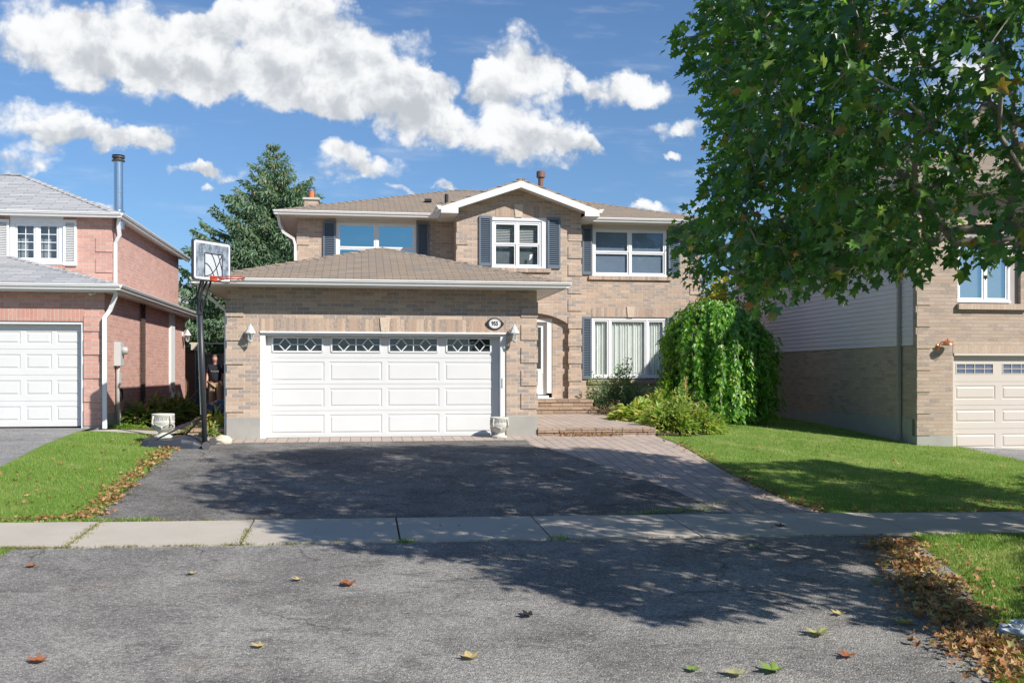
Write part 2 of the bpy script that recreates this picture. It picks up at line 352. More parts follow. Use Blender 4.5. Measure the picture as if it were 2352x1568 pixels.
sh = MA(nt, 'ADD', MA(nt, 'MULTIPLY', rel, .62), MA(nt, 'MULTIPLY', MA(nt, 'SUBTRACT', n1, n2), 1.7))
sh = MA(nt, 'ADD', sh, MA(nt, 'MULTIPLY', MA(nt, 'SUBTRACT', n3, .5), .6))
sh = MA(nt, 'SUBTRACT', sh, MA(nt, 'MULTIPLY', SS(nt, dens, 1.0, 3.0), .30))
sh = SS(nt, sh, -.70, .34)
cc = RAMP(nt, sh, [(0, (.55, .585, .63)), (.4, (.69, .72, .76)), (.75, (.86, .88, .90)), (1, (.97, .98, .99))])
cc = VM(nt, 'SCALE', cc); cc.node.inputs['Scale'].default_value = 8.9
tint = RAMP(nt, sp.outputs[2], [(0, (.50, .66, .92)), (.10, (.62, .80, 1.0)), (.30, (.80, .96, 1.12)), (1, (.80, .98, 1.18))])
skc = MIX(nt, 1.0, sky.outputs[0], tint, 'MULTIPLY')
fin = MIX(nt, mask, skc, cc)
bg = N(nt, 'ShaderNodeBackground', {0: fin, 1: .089}); wo = N(nt, 'ShaderNodeOutputWorld', {0: bg.outputs[0]})
W.cycles.sampling_method = 'MANUAL'; W.cycles.sample_map_resolution = 512
# ------------------------------------------------------------------ ground surfaces
def sheet(name, left, right, y0, y1, m, dz, nx=24, ny=40, kind='structure', label=None, wob=0.0, hf=None):
    mb = MB(); ys = np.linspace(y0, y1, ny+1); vs = []
    for j, y in enumerate(ys):
        a, b = left(y), right(y)
        if wob: a += wob*(sin(y*5.3)+sin(y*13.1+1)*.6); b += wob*(sin(y*4.7+2)+sin(y*11.3)*.6)
        for i in range(nx+1):
            x = a+(b-a)*i/nx; z = G(x, y)+dz
            if hf: z += hf(x, y)
            vs.append((x, y, z))
    fs = [(j*(nx+1)+i, j*(nx+1)+i+1, (j+1)*(nx+1)+i+1, (j+1)*(nx+1)+i) for j in range(ny) for i in range(nx)]
    mb.add(vs, fs); o = mb.build(name, m, smooth=True); tag(o, label, None, None, kind); return o
def itp(pts):
    pts = sorted(pts); ys = [p[0] for p in pts]; xs = [p[1] for p in pts]
    return lambda y: float(np.interp(y, ys, xs))
def asphalt(name, dark, light, chip, sc=75, amt=.55):
    m, nt, b = mat(name); p = pos(nt)
    c = MIX(nt, SS(nt, NOI(nt, p, .8, 6, .68), .36, .64), dark, light)
    c = MIX(nt, MA(nt, 'MULTIPLY', SS(nt, NOI(nt, VM(nt, 'MULTIPLY', p, (1, 1.8, 1)), 1.9, 6, .72), .50, .66), .75), c, tuple(x*.62 for x in dark))
    c = MIX(nt, MA(nt, 'MULTIPLY', SS(nt, NOI(nt, p, 1.3, 3, .5), .60, .72), .35), c, (light[0]*1.05, light[1]*.93, light[2]*.82))
    g1 = NOI(nt, p, 80, 3, .8); g2 = NOI(nt, p, 24, 3, .7)
    c = MIX(nt, .5, c, MIX(nt, SS(nt, g1, .30, .70), (.12, .12, .12), (.88, .87, .85)), 'OVERLAY')
    c = MIX(nt, .35, c, MIX(nt, SS(nt, g2, .3, .7), (.1, .1, .1), (.9, .9, .9)), 'OVERLAY')
    vo = N(nt, 'ShaderNodeTexVoronoi', {'Vector': p, 'Scale': sc, 'Randomness': 1.0})
    r = N(nt, 'ShaderNodeSeparateColor', {0: vo.outputs['Color']}).outputs[0]
    near = SS(nt, vo.outputs['Distance'], .62, .25)
    c = MIX(nt, MA(nt, 'MULTIPLY', MA(nt, 'MULTIPLY', SS(nt, r, .72, .95), near), amt), c, chip)
    c = MIX(nt, MA(nt, 'MULTIPLY', MA(nt, 'MULTIPLY', SS(nt, r, .30, .05), near), .7), c, tuple(x*.25 for x in dark))
    wv_ = VM(nt, 'ADD', p, VM(nt, 'MULTIPLY', NOI(nt, p, 2.5, 5, .7, col=True), (.5, .5, 0)))
    ed = N(nt, 'ShaderNodeTexVoronoi', {'Vector': wv_, 'Scale': .42}, feature='DISTANCE_TO_EDGE', voronoi_dimensions='2D').outputs['Distance']
    ck = MA(nt, 'MULTIPLY', SS(nt, ed, .0065, .002), SS(nt, NOI(nt, p, .55, 2), .50, .60))
    c = MIX(nt, MA(nt, 'MULTIPLY', ck, .75), c, tuple(x*.22 for x in dark))
    oil = SS(nt, NOI(nt, VM(nt, 'ADD', p, (3.3, 1.7, 0)), 1.05, 4, .6), .66, .74); c = MIX(nt, MA(nt, 'MULTIPLY', oil, .45), c, tuple(x*.45 for x in dark))
    h = MA(nt, 'ADD', MA(nt, 'MULTIPLY', vo.outputs['Distance'], -1.0), g1)
    setc(nt, b, c, .88, h, .8, .012, .25); return m, nt, b, c, p
ASPH = asphalt('worn_asphalt', (.19, .18, .168), (.31, .295, .27), (.68, .66, .62), 62, .6)[0]
ASPD, nt, b, c, p = asphalt('sealed_asphalt', (.125, .118, .11), (.22, .21, .195), (.50, .48, .45), 60, .6)
pw = SS(nt, NOI(nt, VM(nt, 'MULTIPLY', p, (1, 1.6, 1)), 6, 6, .75), .60, .68)
sx = N(nt, 'ShaderNodeSeparateXYZ', {0: p})
rg = MA(nt, 'MULTIPLY', SS(nt, sx.outputs[1], 18.2, 19.2), SS(nt, sx.outputs[0], 2.0, -2.5))
c = MIX(nt, MA(nt, 'MULTIPLY', MA(nt, 'MULTIPLY', pw, rg), .8), c, (.45, .43, .42)); nt.links.new(c, b.inputs['Base Color'])
ASPN = asphalt('neighbour_asphalt', (.25, .25, .245), (.33, .325, .32), (.45, .44, .42))[0]
m, nt, b = mat('sidewalk_concrete'); p = pos(nt)
c = MIX(nt, NOI(nt, p, 1.7, 5, .6), (.40, .355, .295), (.54, .49, .415)); c = MIX(nt, MA(nt, 'MULTIPLY', SS(nt, NOI(nt, p, 45, 3, .7), .55, .75), .5), c, (.27, .25, .22))
setc(nt, b, c, .9, NOI(nt, p, 70, 4), .3, .006, .2); WALK = m
m, nt, b = mat('paver'); p = pos(nt)
wv = VM(nt, 'ADD', N(nt, 'ShaderNodeVectorRotate', {'Vector': p, 'Angle': radians(90)}, rotation_type='Z_AXIS').outputs[0], VM(nt, 'MULTIPLY', NOI(nt, p, 3, 2, col=True), (.02, .02, 0)))
bt = N(nt, 'ShaderNodeTexBrick', {'Vector': wv, 'Color1': (0, 0, 0, 1), 'Color2': (1, 1, 1, 1), 'Mortar': (.5, .5, .5, 1), 'Scale': 1.0, 'Mortar Size': .006, 'Mortar Smooth': .2, 'Brick Width': .42, 'Row Height': .21})
c = RAMP(nt, bt.outputs['Color'], [(0, (.40, .32, .27)), (.5, (.47, .38, .32)), (1, (.36, .295, .255))])
c = MIX(nt, MA(nt, 'MULTIPLY', NOI(nt, p, 2.2, 4), .5), c, (.42, .36, .31)); c = MIX(nt, .3, c, MIX(nt, NOI(nt, p, 80, 3), (0, 0, 0), (1, 1, 1)), 'OVERLAY')
c = MIX(nt, bt.outputs['Fac'], c, (.10, .085, .07)); setc(nt, b, c, .9, MA(nt, 'MULTIPLY', bt.outputs['Fac'], -1.0), .6, .01, .2); PAVER = m
def turf(name, a, c2, dry):
    m, nt, b = mat(name); p = pos(nt)
    c = MIX(nt, NOI(nt, p, 3.2, 5, .6), a, c2); c = MIX(nt, MA(nt, 'MULTIPLY', SS(nt, NOI(nt, p, 1.6, 4), .52, .7), .5), c, dry)
    c = MIX(nt, .6, c, MIX(nt, NOI(nt, p, 70, 4, .7), (0, 0, 0), (1, 1, 1)), 'OVERLAY')
    setc(nt, b, c, .95, NOI(nt, p, 60, 4), .8, .03, .1); return m
LAWN = turf('turf', (.13, .22, .04), (.20, .30, .06), (.36, .36, .14))
DIRT = turf('rough_ground', (.12, .12, .05), (.16, .13, .08), (.2, .17, .1))
# the big ground sheet: fine near the camera, far edge at the horizon
mb = MB(); xs = sorted(set(list(np.linspace(-24, 26, 101))+[-900, -300, -90, -45, 45, 90, 300, 900])); ys = sorted(set(list(np.linspace(-10, 44, 109))+[-300, -60, -25, 60, 100, 300, 1200]))
n = len(xs)
mb.add([(x, y, G(x, y)-.03) for y in ys for x in xs], [(j*n+i, j*n+i+1, (j+1)*n+i+1, (j+1)*n+i) for j in range(len(ys)-1) for i in range(n-1)])
tag(mb.build('ground', DIRT, smooth=True), None, None, None, 'structure')
DRX = itp([(GP(*q_)[1], GP(*q_)[0]) for q_ in ((1227, 1026), (1317, 1047), (1437, 1087), (1520, 1117), (1587, 1144), (1670, 1177), (1704, 1187))])   # asphalt / paver line
LWX = itp([(13.2, 6.55), (14, 6.3), (16, 6.2), (18, 6.25), (19.5, 6.35), (20.95, 6.3)])                                  # paver / lawn line
LNR = itp([(5.9, 4.05), (7.9, 5.38), (9.5, 6.18), (11.7, 6.85)])
KERB = plain('kerb_concrete', (.25, .24, .22), .9, .15, 8, spec=.2, bump=.3)
APR = itp([(5.5, 3.7), (6.5, 4.3), (7.9, 5.3), (9.5, 6.1), (11.7, 6.65)])                                                 # foreground asphalt right edge
sheet('street', lambda y: -30, lambda y: 30, -9, 6.0, ASPH, 0, 30, 30)
sheet('driveway_apron', lambda y: -3.85, APR, 5.9, 11.68, ASPH, .008, 40, 40, wob=.02)
sheet('driveway', lambda y: -3.42, DRX, 13.22, 20.1, ASPD, .010, 30, 50, wob=.012)
sheet('neighbour_driveway', itp([(13.2, -11), (21.6, -11)]), itp([(13.2, -6.2), (16.6, -5.6), (21.6, -5.5)]), 13.22, 21.7, ASPN, .010)
sheet('neighbour_driveway', itp([(13.2, 13.8), (18.5, 13.35), (20.6, 13.1)]), lambda y: 19, 13.22, 20.7, ASPN, .010)
sheet('paver_walk', lambda y: DRX(y)-.15, LWX, 13.22, 20.1, PAVER, .004, 20, 50)
sheet('paver_walk', lambda y: -3.1, LWX, 20.1, 20.95, PAVER, .006, 30, 6)
sheet('lawn', itp([(13.2, -6.25), (16.6, -5.66), (20.7, -5.55)]), itp([(13.2, -3.41), (19.5, -3.41), (20.7, -3.85)]), 13.22, 20.75, LAWN, .015, 20, 40)
sheet('lawn', LWX, lambda y: 13.35, 13.22, 20.75, LAWN, .015, 30, 40)
sheet('lawn', itp([(20.7, 6.9), (21.5, 8.0), (23, 8.6), (24.5, 7.0), (30, 7.0)]), lambda y: 12.32, 20.7, 30, LAWN, .015, 24, 30)
sheet('kerb', lambda y: APR(y)-.03, lambda y: LNR(y)+.06, 5.9, 11.67, KERB, .0045, 6, 40)
sheet('lawn', lambda y: LNR(y), lambda y: 15, 5.9, 11.66, LAWN, .008, 30, 30)
sheet('lawn', lambda y: -14, lambda y: -3.87, 5.9, 11.66, LAWN, .02, 30, 20)
# sidewalk: one slab after another with open joints
joints = [-11.4, -9.3, -6.6]+[(GP(a, 1197)[0]+GP(c_, 1248)[0])/2 for a, c_ in ((232, 170), (583, 556), (912, 918), (1235, 1267), (1560, 1622))]+[7.0, 9.0, 11.0, 13.0, 15]
WZ = .022
mb = MB()
for i in range(len(joints)-1):
    a, b_ = joints[i]+.012, joints[i+1]-.012; sk = random.uniform(-.01, .01); n = 8; vs = []
    for y in np.linspace(11.72, 13.2, 7):
        for k in range(n+1):
            x = a+(b_-a)*k/n; vs.append((x, y, G(x, y)+WZ+sk*.4))
    k0 = len(mb.v); mb.add(vs, [(j*(n+1)+k, j*(n+1)+k+1, (j+1)*(n+1)+k+1, (j+1)*(n+1)+k) for j in range(6) for k in range(n)])
    rim = [k for k in range(n+1)]+[(j+1)*(n+1)+n for j in range(6)]+[6*(n+1)+n-1-k for k in range(n)]+[(5-j)*(n+1) for j in range(5)]
    lo = [(vs[r][0], vs[r][1], vs[r][2]-.08) for r in rim]; k1 = len(mb.v); mb.v += lo
    for t in range(len(rim)): u_ = (t+1) % len(rim); mb.f.append((k0+rim[t], k1+t, k1+u_, k0+rim[u_]))
tag(mb.build('sidewalk', WALK), None, None, None, 'structure')
# small concrete path and edge at the side of the left house
sheet('side_path', itp([(20.7, -5.4), (21.4, -5.0), (31, -4.3)]), itp([(20.7, -3.9), (21.4, -3.7), (22.5, -3.4), (31, -3.3)]), 20.78, 21.5, WALK, .02, 12, 8)
sheet('side_path', lambda y: -4.1, lambda y: -3.35, 21.5, 31, PAVER, .014, 6, 20)
# ------------------------------------------------------------------ house parts
def hgut(parent, p0, p1, out, m=None, name='gutter'):
    """K-style gutter from p0 to p1 (top back edge), `out` = outward direction"""
    o = Vector(out); pr = [(0, -.115), (.07, -.115), (.085, -.075), (.115, -.05), (.115, -.024), (.128, -.024), (.128, 0), (.11, 0), (.11, -.012), (.0, -.012)]
    mb = MB(); pts = [tuple(Vector(p0)+o*a+Vector((0, 0, b_))) for a, b_ in pr]; mb.extr(pts, Vector(p1)-Vector(p0))
    return mb.build(name, m or GUT, parent, fix=True)
m, nt, b = mat('soffit'); p = pos(nt); sx = N(nt, 'ShaderNodeSeparateXYZ', {0: p})
fr = MA(nt, 'FRACT', MA(nt, 'DIVIDE', MA(nt, 'ADD', sx.outputs[0], sx.outputs[1]), .3)); g_ = SS(nt, MA(nt, 'ABSOLUTE', MA(nt, 'SUBTRACT', fr, .5)), .035, .015)
setc(nt, b, MIX(nt, g_, (.68, .64, .59), (.22, .20, .18)), .5, MA(nt, 'MULTIPLY', g_, -1.0), .5, .01); SOFF = m
def window(parent, x0, x1, z0, z1, Y, cols, glass, split=None, fw=.06, depth=.06, back=None, sill=True, grid=None, name='window', sash=.045):
    """frame mesh; panes, blind are sub-parts"""
    mb = MB(); D0, D1 = Y, Y+depth
    mb.box(x0, x0+fw, D0, D1, z0, z1); mb.box(x1-fw, x1, D0, D1, z0, z1); mb.box(x0+fw, x1-fw, D0, D1, z1-fw, z1); mb.box(x0+fw, x1-fw, D0, D1, z0, z0+fw)
    if sill: mb.box(x0-.01, x1+.01, Y-.03, Y, z0-.005, z0+.04)
    tot = sum(cols); xx = x0+fw; W_ = x1-x0-2*fw; panes = []
    for i, c_ in enumerate(cols):
        a = xx; e = xx+W_*c_/tot; xx = e
        if i: mb.box(a-.025, a+.025, D0+.004, D1-.004, z0+fw, z1-fw)
        aa = a+(.025 if i else 0); ee = e-(.025 if i < len(cols)-1 else 0)
        zs = [(z0+fw, z1-fw, D0+.018)] if not split else [(z0+fw, z0+(z1-z0)*split, D0+.03), (z0+(z1-z0)*split, z1-fw, D0+.014)]
        for (b0, b1, yy_) in zs:
            s_ = sash
            mb.box(aa, aa+s_, yy_, yy_+.03, b0, b1); mb.box(ee-s_, ee, yy_, yy_+.03, b0, b1); mb.box(aa+s_, ee-s_, yy_, yy_+.03, b0, b0+s_); mb.box(aa+s_, ee-s_, yy_, yy_+.03, b1-s_, b1)
            if grid:
                gx, gz = grid
                for k in range(1, gx): t = aa+s_+(ee-aa-2*s_)*k/gx; mb.box(t-.008, t+.008, yy_+.010, yy_+.02, b0+s_, b1-s_)
                for k in range(1, gz): t = b0+s_+(b1-b0-2*s_)*k/gz; mb.box(aa+s_, ee-s_, yy_+.011, yy_+.019, t-.008, t+.008)
            panes.append((aa+s_, ee-s_, yy_+.015, b0+s_, b1-s_))
    o = mb.build(name, VINYL, parent)
    for (a, e, y, b0, b1) in panes:
        MB().poly([(a, y, b0), (e, y, b0), (e, y, b1), (a, y, b1)]).build('pane', glass, o)
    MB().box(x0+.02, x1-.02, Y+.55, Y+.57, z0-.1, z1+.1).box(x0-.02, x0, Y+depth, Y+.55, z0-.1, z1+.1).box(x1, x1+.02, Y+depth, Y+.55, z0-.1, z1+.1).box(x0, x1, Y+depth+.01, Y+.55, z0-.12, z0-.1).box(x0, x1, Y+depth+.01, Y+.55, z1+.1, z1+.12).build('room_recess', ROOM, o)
    return o
def shutter(parent, x0, x1, z0, z1, Y, m=None, n=23):
    mb = MB(); w = .05; t = .05
    mb.box(x0, x0+w, Y-t, Y, z0, z1); mb.box(x1-w, x1, Y-t, Y, z0, z1); mb.box(x0+w, x1-w, Y-t, Y, z0, z0+.08); mb.box(x0+w, x1-w, Y-t, Y, z1-.07, z1); mb.box(x0+w, x1-w, Y-.006, Y, z0+.08, z1-.07)
    a, b_ = z0+.08, z1-.07; h = (b_-a)/n
    for i in range(n):
        z = a+i*h; mb.extr([(x0+w, Y-.046, z+h*.28), (x0+w, Y-.046, z+h*.04), (x0+w, Y-.010, z+h*.46), (x0+w, Y-.010, z+h*.70)], (x1-x0-2*w, 0, 0))
    return mb.build('shutter', m or SHUT, parent, fix=True)
def soldier(parent, x0, x1, z0, z1, Y, m=None, name='soldier_course'):
    return MB().box(x0, x1, Y-.008, Y+.02, z0, z1).build(name, m or SOLD, parent, rot=True)
def sillb(parent, x0, x1, z0, z1, Y, m=None, d=.06):
    return MB().box(x0, x1, Y-d, Y+.02, z0, z1).build('brick_sill', m or SOLD, parent, rot=True)
def quoins(parent, x0, x1, z0, z1, Y, m=None, t=.022, ch=.081, name='quoin', off=0):
    z = z0+off
    while z+4*ch < z1:
        MB().box(x0, x1, Y-t, Y+.01, z, z+4*ch).build(name, m or TAN, parent); z += 6*ch
def panel_ring(mb, x0, x1, z0, z1, Y, d=.012, w=.03):
    """recessed ring with a raised field"""
    r = [(x0, z0, x1, z1, Y), (x0+w*.5, z0+w*.5, x1-w*.5, z1-w*.5, Y+d), (x0+w, z0+w, x1-w, z1-w, Y+d), (x0+w*1.9, z0+w*1.9, x1-w*1.9, z1-w*1.9, Y-.001)]
    for a, c_ in zip(r, r[1:]):
        A = [(a[0], a[4], a[1]), (a[2], a[4], a[1]), (a[2], a[4], a[3]), (a[0], a[4], a[3])]; B = [(c_[0], c_[4], c_[1]), (c_[2], c_[4], c_[1]), (c_[2], c_[4], c_[3]), (c_[0], c_[4], c_[3])]
        for k in range(4): mb.poly([A[k], A[(k+1) % 4], B[(k+1) % 4], B[k]])
    mb.poly(B)
def sectional(parent, x0, x1, z0, z1, Y, panels, seams, m, name='garage_door', holes=()):
    hs = [(a, b_, c_, d_) for a, b_, c_, d_ in panels]; sm_ = [(x0, x1, s-.003, s+.003) for s in seams]
    mb = MB(); cutwall(mb, 'y', Y, x0, x1, z0, z1, hs+sm_+list(holes), .008)
    for h in hs: panel_ring(mb, *h, Y)
    for s in sm_: mb.poly([(x0, Y+.008, s[2]), (x1, Y+.008, s[2]), (x1, Y+.008, s[3]), (x0, Y+.008, s[3])])
    return mb.build(name, m, parent)
def roofslab(pts, t=.05):
    mb = MB(); mb.extr(pts, (0, 0, -t)); return mb
def downspout(parent, pts, m=None, w=.045):
    mb = MB(); mb.tube(pts, w, 4); return mb.build('downspout', m or GUT, parent, fix=True)
# ================================================================== MAIN HOUSE
H = thing('brick_house', 'tan brick two-storey house with white double garage door and slate blue shutters', 'house', (1.0, 20.87, CAMZ-1.33))
YG, YB, YM = 20.87, 27.0, 28.1
gx0, gx1 = PX(521, YG), PX(1233, YG)          # garage walls
bx0, bx1 = PX(1049, YB), PX(1335, YB)         # projecting gable bay
mx0, mx1 = PX(683, YM), PX(1608, YM)          # main wall
gz = lambda py, px=880: PZ(py, PX(px, YG), YG)
zf = CAMZ-1.34; zsg = gz(663)
dx0, dx1 = PX(597, YG), PX(1163, YG); dzt = gz(762)
# garage walls
zfo = gz(957)
mb = MB(); cutwall(mb, 'y', YG, gx0, gx1, zfo, zsg+.02, [(dx0, dx1, zfo, dzt)], .22); cutwall(mb, 'x', gx1, YG, YB, zfo, zsg+.02, (), 0); cutwall(mb, 'x', gx0, YG, YM, zfo, zsg+.02, (), 0, -1)
mb.build('wall', TAN, H)
for b_x in [(gx0-.004, dx0+.0, YG-.006, YG+.3, zf-.3, zfo), (dx1, gx1+.004, YG-.006, YG+.3, zf-.3, zfo), (gx0-.005, gx0+.2, YG+.3, YM, zf-.3, zfo-.002)]: MB().box(*b_x).build('foundation', CONC, H)
# garage door frame and door
fi0, fi1, fit = PX(609, YG), PX(1150, YG), gz(771.5)
mb = MB(); fy0, fy1 = YG+.0, YG+.13
mb.box(dx0+.002, fi0, YG+.03, YG+.22, zf, dzt-.002); mb.box(fi1, dx1-.002, YG+.03, YG+.22, zf, dzt-.002); mb.box(fi0, fi1, YG+.03, YG+.22, fit, dzt-.002)
mb.box(dx0-.0, dx1+.0, YG-.025, YG+.028, dzt-.035, dzt-.001); mb.build('door_frame', WHITE, H)
YD = YG+.235; dz0 = CAMZ-1.325; dz1 = fit+.03
def gD(px): return PX(px, YD)
def gDz(py): return PZ(py, PX(880, YD), YD)
cols = [(621, 745), (756.5, 877.5), (889, 1009), (1021, 1131)]; rows = [(882-4, 829), (939, 888), (997.5, 949)]
rows = [(875.5, 831), (934.5, 891.5), (995, 951)]
pans = [(gD(a), gD(b_), gDz(lo), gDz(hi)) for a, b_ in cols for lo, hi in rows]
wins = [(gD(a+5), gD(b_-4), gDz(808), gDz(776)) for a, b_ in cols]
door = sectional(H, fi0-.02, fi1+.02, dz0, dz1, YD, pans, [gDz(821.5), gDz(881.5), gDz(942)], DOORW, holes=wins)
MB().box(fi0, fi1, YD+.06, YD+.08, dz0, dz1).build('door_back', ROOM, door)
for (a, b_, c_, d_) in wins:
    mb = MB(); t = .022
    for (p_, q_) in (((a, c_), (b_, c_)), ((b_, c_), (b_, d_)), ((b_, d_), (a, d_)), ((a, d_), (a, c_))): mb.tube([(p_[0], YD-.004, p_[1]), (q_[0], YD-.004, q_[1])], t, 4)
    w_ = b_-a; h_ = d_-c_; mz = (c_+d_)/2; mb.tube([(a+w_/2, YD+.004, c_), (a+w_/2, YD+.004, d_)], .014, 4)
    for k in (.25, .75):
        cx = a+w_*k; dw = w_*.12; L = [(cx-dw, mz), (cx, d_-.01), (cx+dw, mz), (cx, c_+.01)]
        for i in range(4): mb.tube([(L[i][0], YD+.003, L[i][1]), (L[(i+1) % 4][0], YD+.003, L[(i+1) % 4][1])], .013, 4)
    for s0, s1 in ((0, .13), (.37, .63), (.87, 1)): mb.tube([(a+w_*s0, YD+.004, mz), (a+w_*s1, YD+.004, mz)], .012, 4)
    o = mb.build('door_window', VINYL, door, fix=True)
# glass of the four door windows as parts of the house
for (a, b_, c_, d_) in wins: MB().poly([(a, YD+.015, c_), (b_, YD+.015, c_), (b_, YD+.015, d_), (a, YD+.015, d_)]).build('door_pane', GLS, door)
MB().box(fi1+.03, fi1+.06, YG+.012, YG+.03, gz(890), gz(868)).build('keypad', GREYB, H)
soldier(H, PX(597, YG), PX(871, YG), dzt+.0, gz(733), YG); soldier(H, PX(896, YG), PX(1162, YG), dzt, gz(733), YG)
def keystone(parent, cx, z0, z1, Y, w=.2):
    return MB().extr([(cx-w*.4, Y-.03, z0), (cx+w*.4, Y-.03, z0), (cx+w*.55, Y-.03, z1), (cx-w*.55, Y-.03, z1)], (0, .04, 0)).build('keystone', KEY, parent, bevel=.008, fix=True)
keystone(H, PX(884, YG), dzt, gz(729.5), YG, .2)
quoins(H, gx0-.022, gx0+.33, zfo, zsg, YG, off=.12); quoins(H, gx1-.34, gx1+.022, zfo, zsg, YG, off=.16)
# garage roof (hip), soffit, gutters
ov = .49; ex0, ex1, ey = gx0-ov, gx1+ov, YG-ov; ez = PZ(643, PX(900, ey), ey); r_ = (ex1-ex0)/2; ptc = .3
ax, ay, az = (ex0+ex1)/2, ey+r_, ez+ptc*r_
roofslab([(ex0, ey, ez), (ex1, ey, ez), (ax, ay, az)]).build('roof', SHB, H, fix=True)
roofslab([(ex1, ey, ez), (ex1, YM, ez), (ax, YM, az), (ax, ay, az)]).build('roof', SHB, H, fix=True)
roofslab([(ex0, ey, ez), (ax, ay, az), (ax, YM, az), (ex0, YM, ez)]).build('roof', SHB, H, fix=True)
def hipcap(parent, a, b_, m=SHB, w=.11):
    a, b_ = Vector(a), Vector(b_); d = (b_-a); L = d.length; d.normalize(); sd = Vector((0, 0, 1)).cross(d).normalized(); up = d.cross(sd); mb = MB(); n = max(2, int(L/.28))
    for i in range(n):
        p0 = a+d*(L*i/n)+up*.03; p1 = a+d*(L*(i+1)/n+.03)+up*.012
        mb.add([p0+sd*w-up*.045, p0, p0-sd*w-up*.045, p1+sd*w-up*.045, p1, p1-sd*w-up*.045], [(0, 3, 4, 1), (1, 4, 5, 2), (0, 1, 2), (3, 5, 4)])
    return mb.build('ridge_cap', m, parent, fix=True)
hipcap(H, (ex0, ey, ez), (ax, ay, az)); hipcap(H, (ex1, ey, ez), (ax, ay, az)); hipcap(H, (ax, ay, az), (ax, YM, az))
for b_x in [(ex0, ex1, ey, YG+.02, zsg, zsg+.02), (ex0, gx0+.02, YG+.02, YM, zsg, zsg+.02), (gx1-.02, ex1, YG+.02, YB, zsg, zsg+.02)]: MB().box(*b_x).build('soffit', SOFF, H)
for b_x in [(ex0, ex1, ey-.02, ey, zsg-.012, ez-.03), (ex0-.02, ex0, ey-.02, YM, zsg-.012, ez-.03), (ex1, ex1+.02, ey-.02, YB, zsg-.012, ez-.03)]: MB().box(*b_x).build('fascia', GUT, H)
hgut(H, (ex0-.12, ey-.02, ez-.01), (ex1+.12, ey-.02, ez-.01), (0, -1, 0)); hgut(H, (ex0-.02, ey-.1, ez-.01), (ex0-.02, YM, ez-.01), (-1, 0, 0)); hgut(H, (ex1+.02, ey-.1, ez-.01), (ex1+.02, YB, ez-.01), (1, 0, 0))
downspout(H, [(ex0-.05, YG-.15, ez-.12), (ex0-.02, YG-.1, ez-.2), (gx0-.05, YG+.25, ez-.62), (gx0-.05, YG+.25, zf+.05)])
# main walls
zsm = PZ(504, PX(860, YM), YM); zg0 = CAMZ-1.3
bz = lambda py, px=1190: PZ(py, PX(px, YB), YB)
mz_ = lambda py, px: PZ(py, PX(px, YM), YM)
zland = CAMZ-.69
w1 = (PX(772, YM), PX(956, YM), mz_(613, 860), mz_(511, 860)); w3 = (PX(1361, YM), PX(1534, YM), mz_(634.5, 1450), mz_(526, 1450)); w4 = (PX(1359, YM), PX(1531, YM), mz_(871, 1450), mz_(729, 1450))
mb = MB(); cutwall(mb, 'y', YM, mx0, bx0+.02, zg0, zsm+.02, [w1], .1); cutwall(mb, 'y', YM, bx1-.02, mx1, zg0, zsm+.02, [w3, w4], .1)
cutwall(mb, 'x', mx1, YM, 37.7, zg0, zsm+.02, (), 0); cutwall(mb, 'x', mx0, YM, 37.7, zg0, zsm+.02, (), 0, -1)
mb.poly([(mx1, 37.7, zg0), (mx0, 37.7, zg0), (mx0, 37.7, zsm), (mx1, 37.7, zsm)]); mb.build('wall', TAN, H)
# gable bay: wall with arched porch opening and gable triangle
axx, agz = (PX(1016, YB-.45)+PX(1374, YB-.45))/2, PZ(411, PX(1198, YB-.45), YB-.45)
evz = PZ(469, PX(1016, YB-.45), YB-.45); gex = (PX(1374, YB-.45)-PX(1016, YB-.45))/2; gs = (agz-evz)/gex
def gz_roof(x): return agz-abs(x-axx)*gs-.06
w2 = (PX(1130, YB), PX(1255, YB), bz(615.5), bz(499.5))
oa0, oa1 = gx1-.3, PX(1307.6, YB); osz, oaz = bz(745.6, 1307), bz(719, 1225); zlow = gz_roof(bx0)
mb = MB(); cutwall(mb, 'y', YB, bx0, bx1, oaz+.02, zlow, [w2], .1); cutwall(mb, 'y', YB, bx0, oa0, zg0, oaz+.02, (), 0); cutwall(mb, 'y', YB, oa1, bx1, zg0, oaz+.02, (), 0)
mb.poly([(bx0, YB, zlow), (bx1, YB, zlow), (axx, YB, gz_roof(axx))])
arc = []; oc = (gx1+oa1)/2; hw = oa1-oc; rise = oaz-osz; R_ = (hw*hw+rise*rise)/(2*rise)
for i in range(17):
    x = oc-hw+2*hw*i/16; arc.append((x, oaz-R_+sqrt(max(0, R_*R_-(x-oc)**2))))
for (xa, za), (xb, zb) in zip(arc, arc[1:]):
    mb.poly([(xa, YB, za), (xb, YB, zb), (xb, YB, oaz+.02), (xa, YB, oaz+.02)]); mb.poly([(xa, YB, za), (xa, YB+.15, za), (xb, YB+.15, zb), (xb, YB, zb)])
mb.poly([(oa1, YB, zland), (oa1, YB+.15, zland), (oa1, YB+.15, osz), (oa1, YB, osz)])
cutwall(mb, 'x', bx1, YB, YM+.02, zg0, zlow, (), 0); cutwall(mb, 'x', bx0, YB, YM+.02, ez, zlow, (), 0, -1); mb.build('bay_wall', TAN, H)
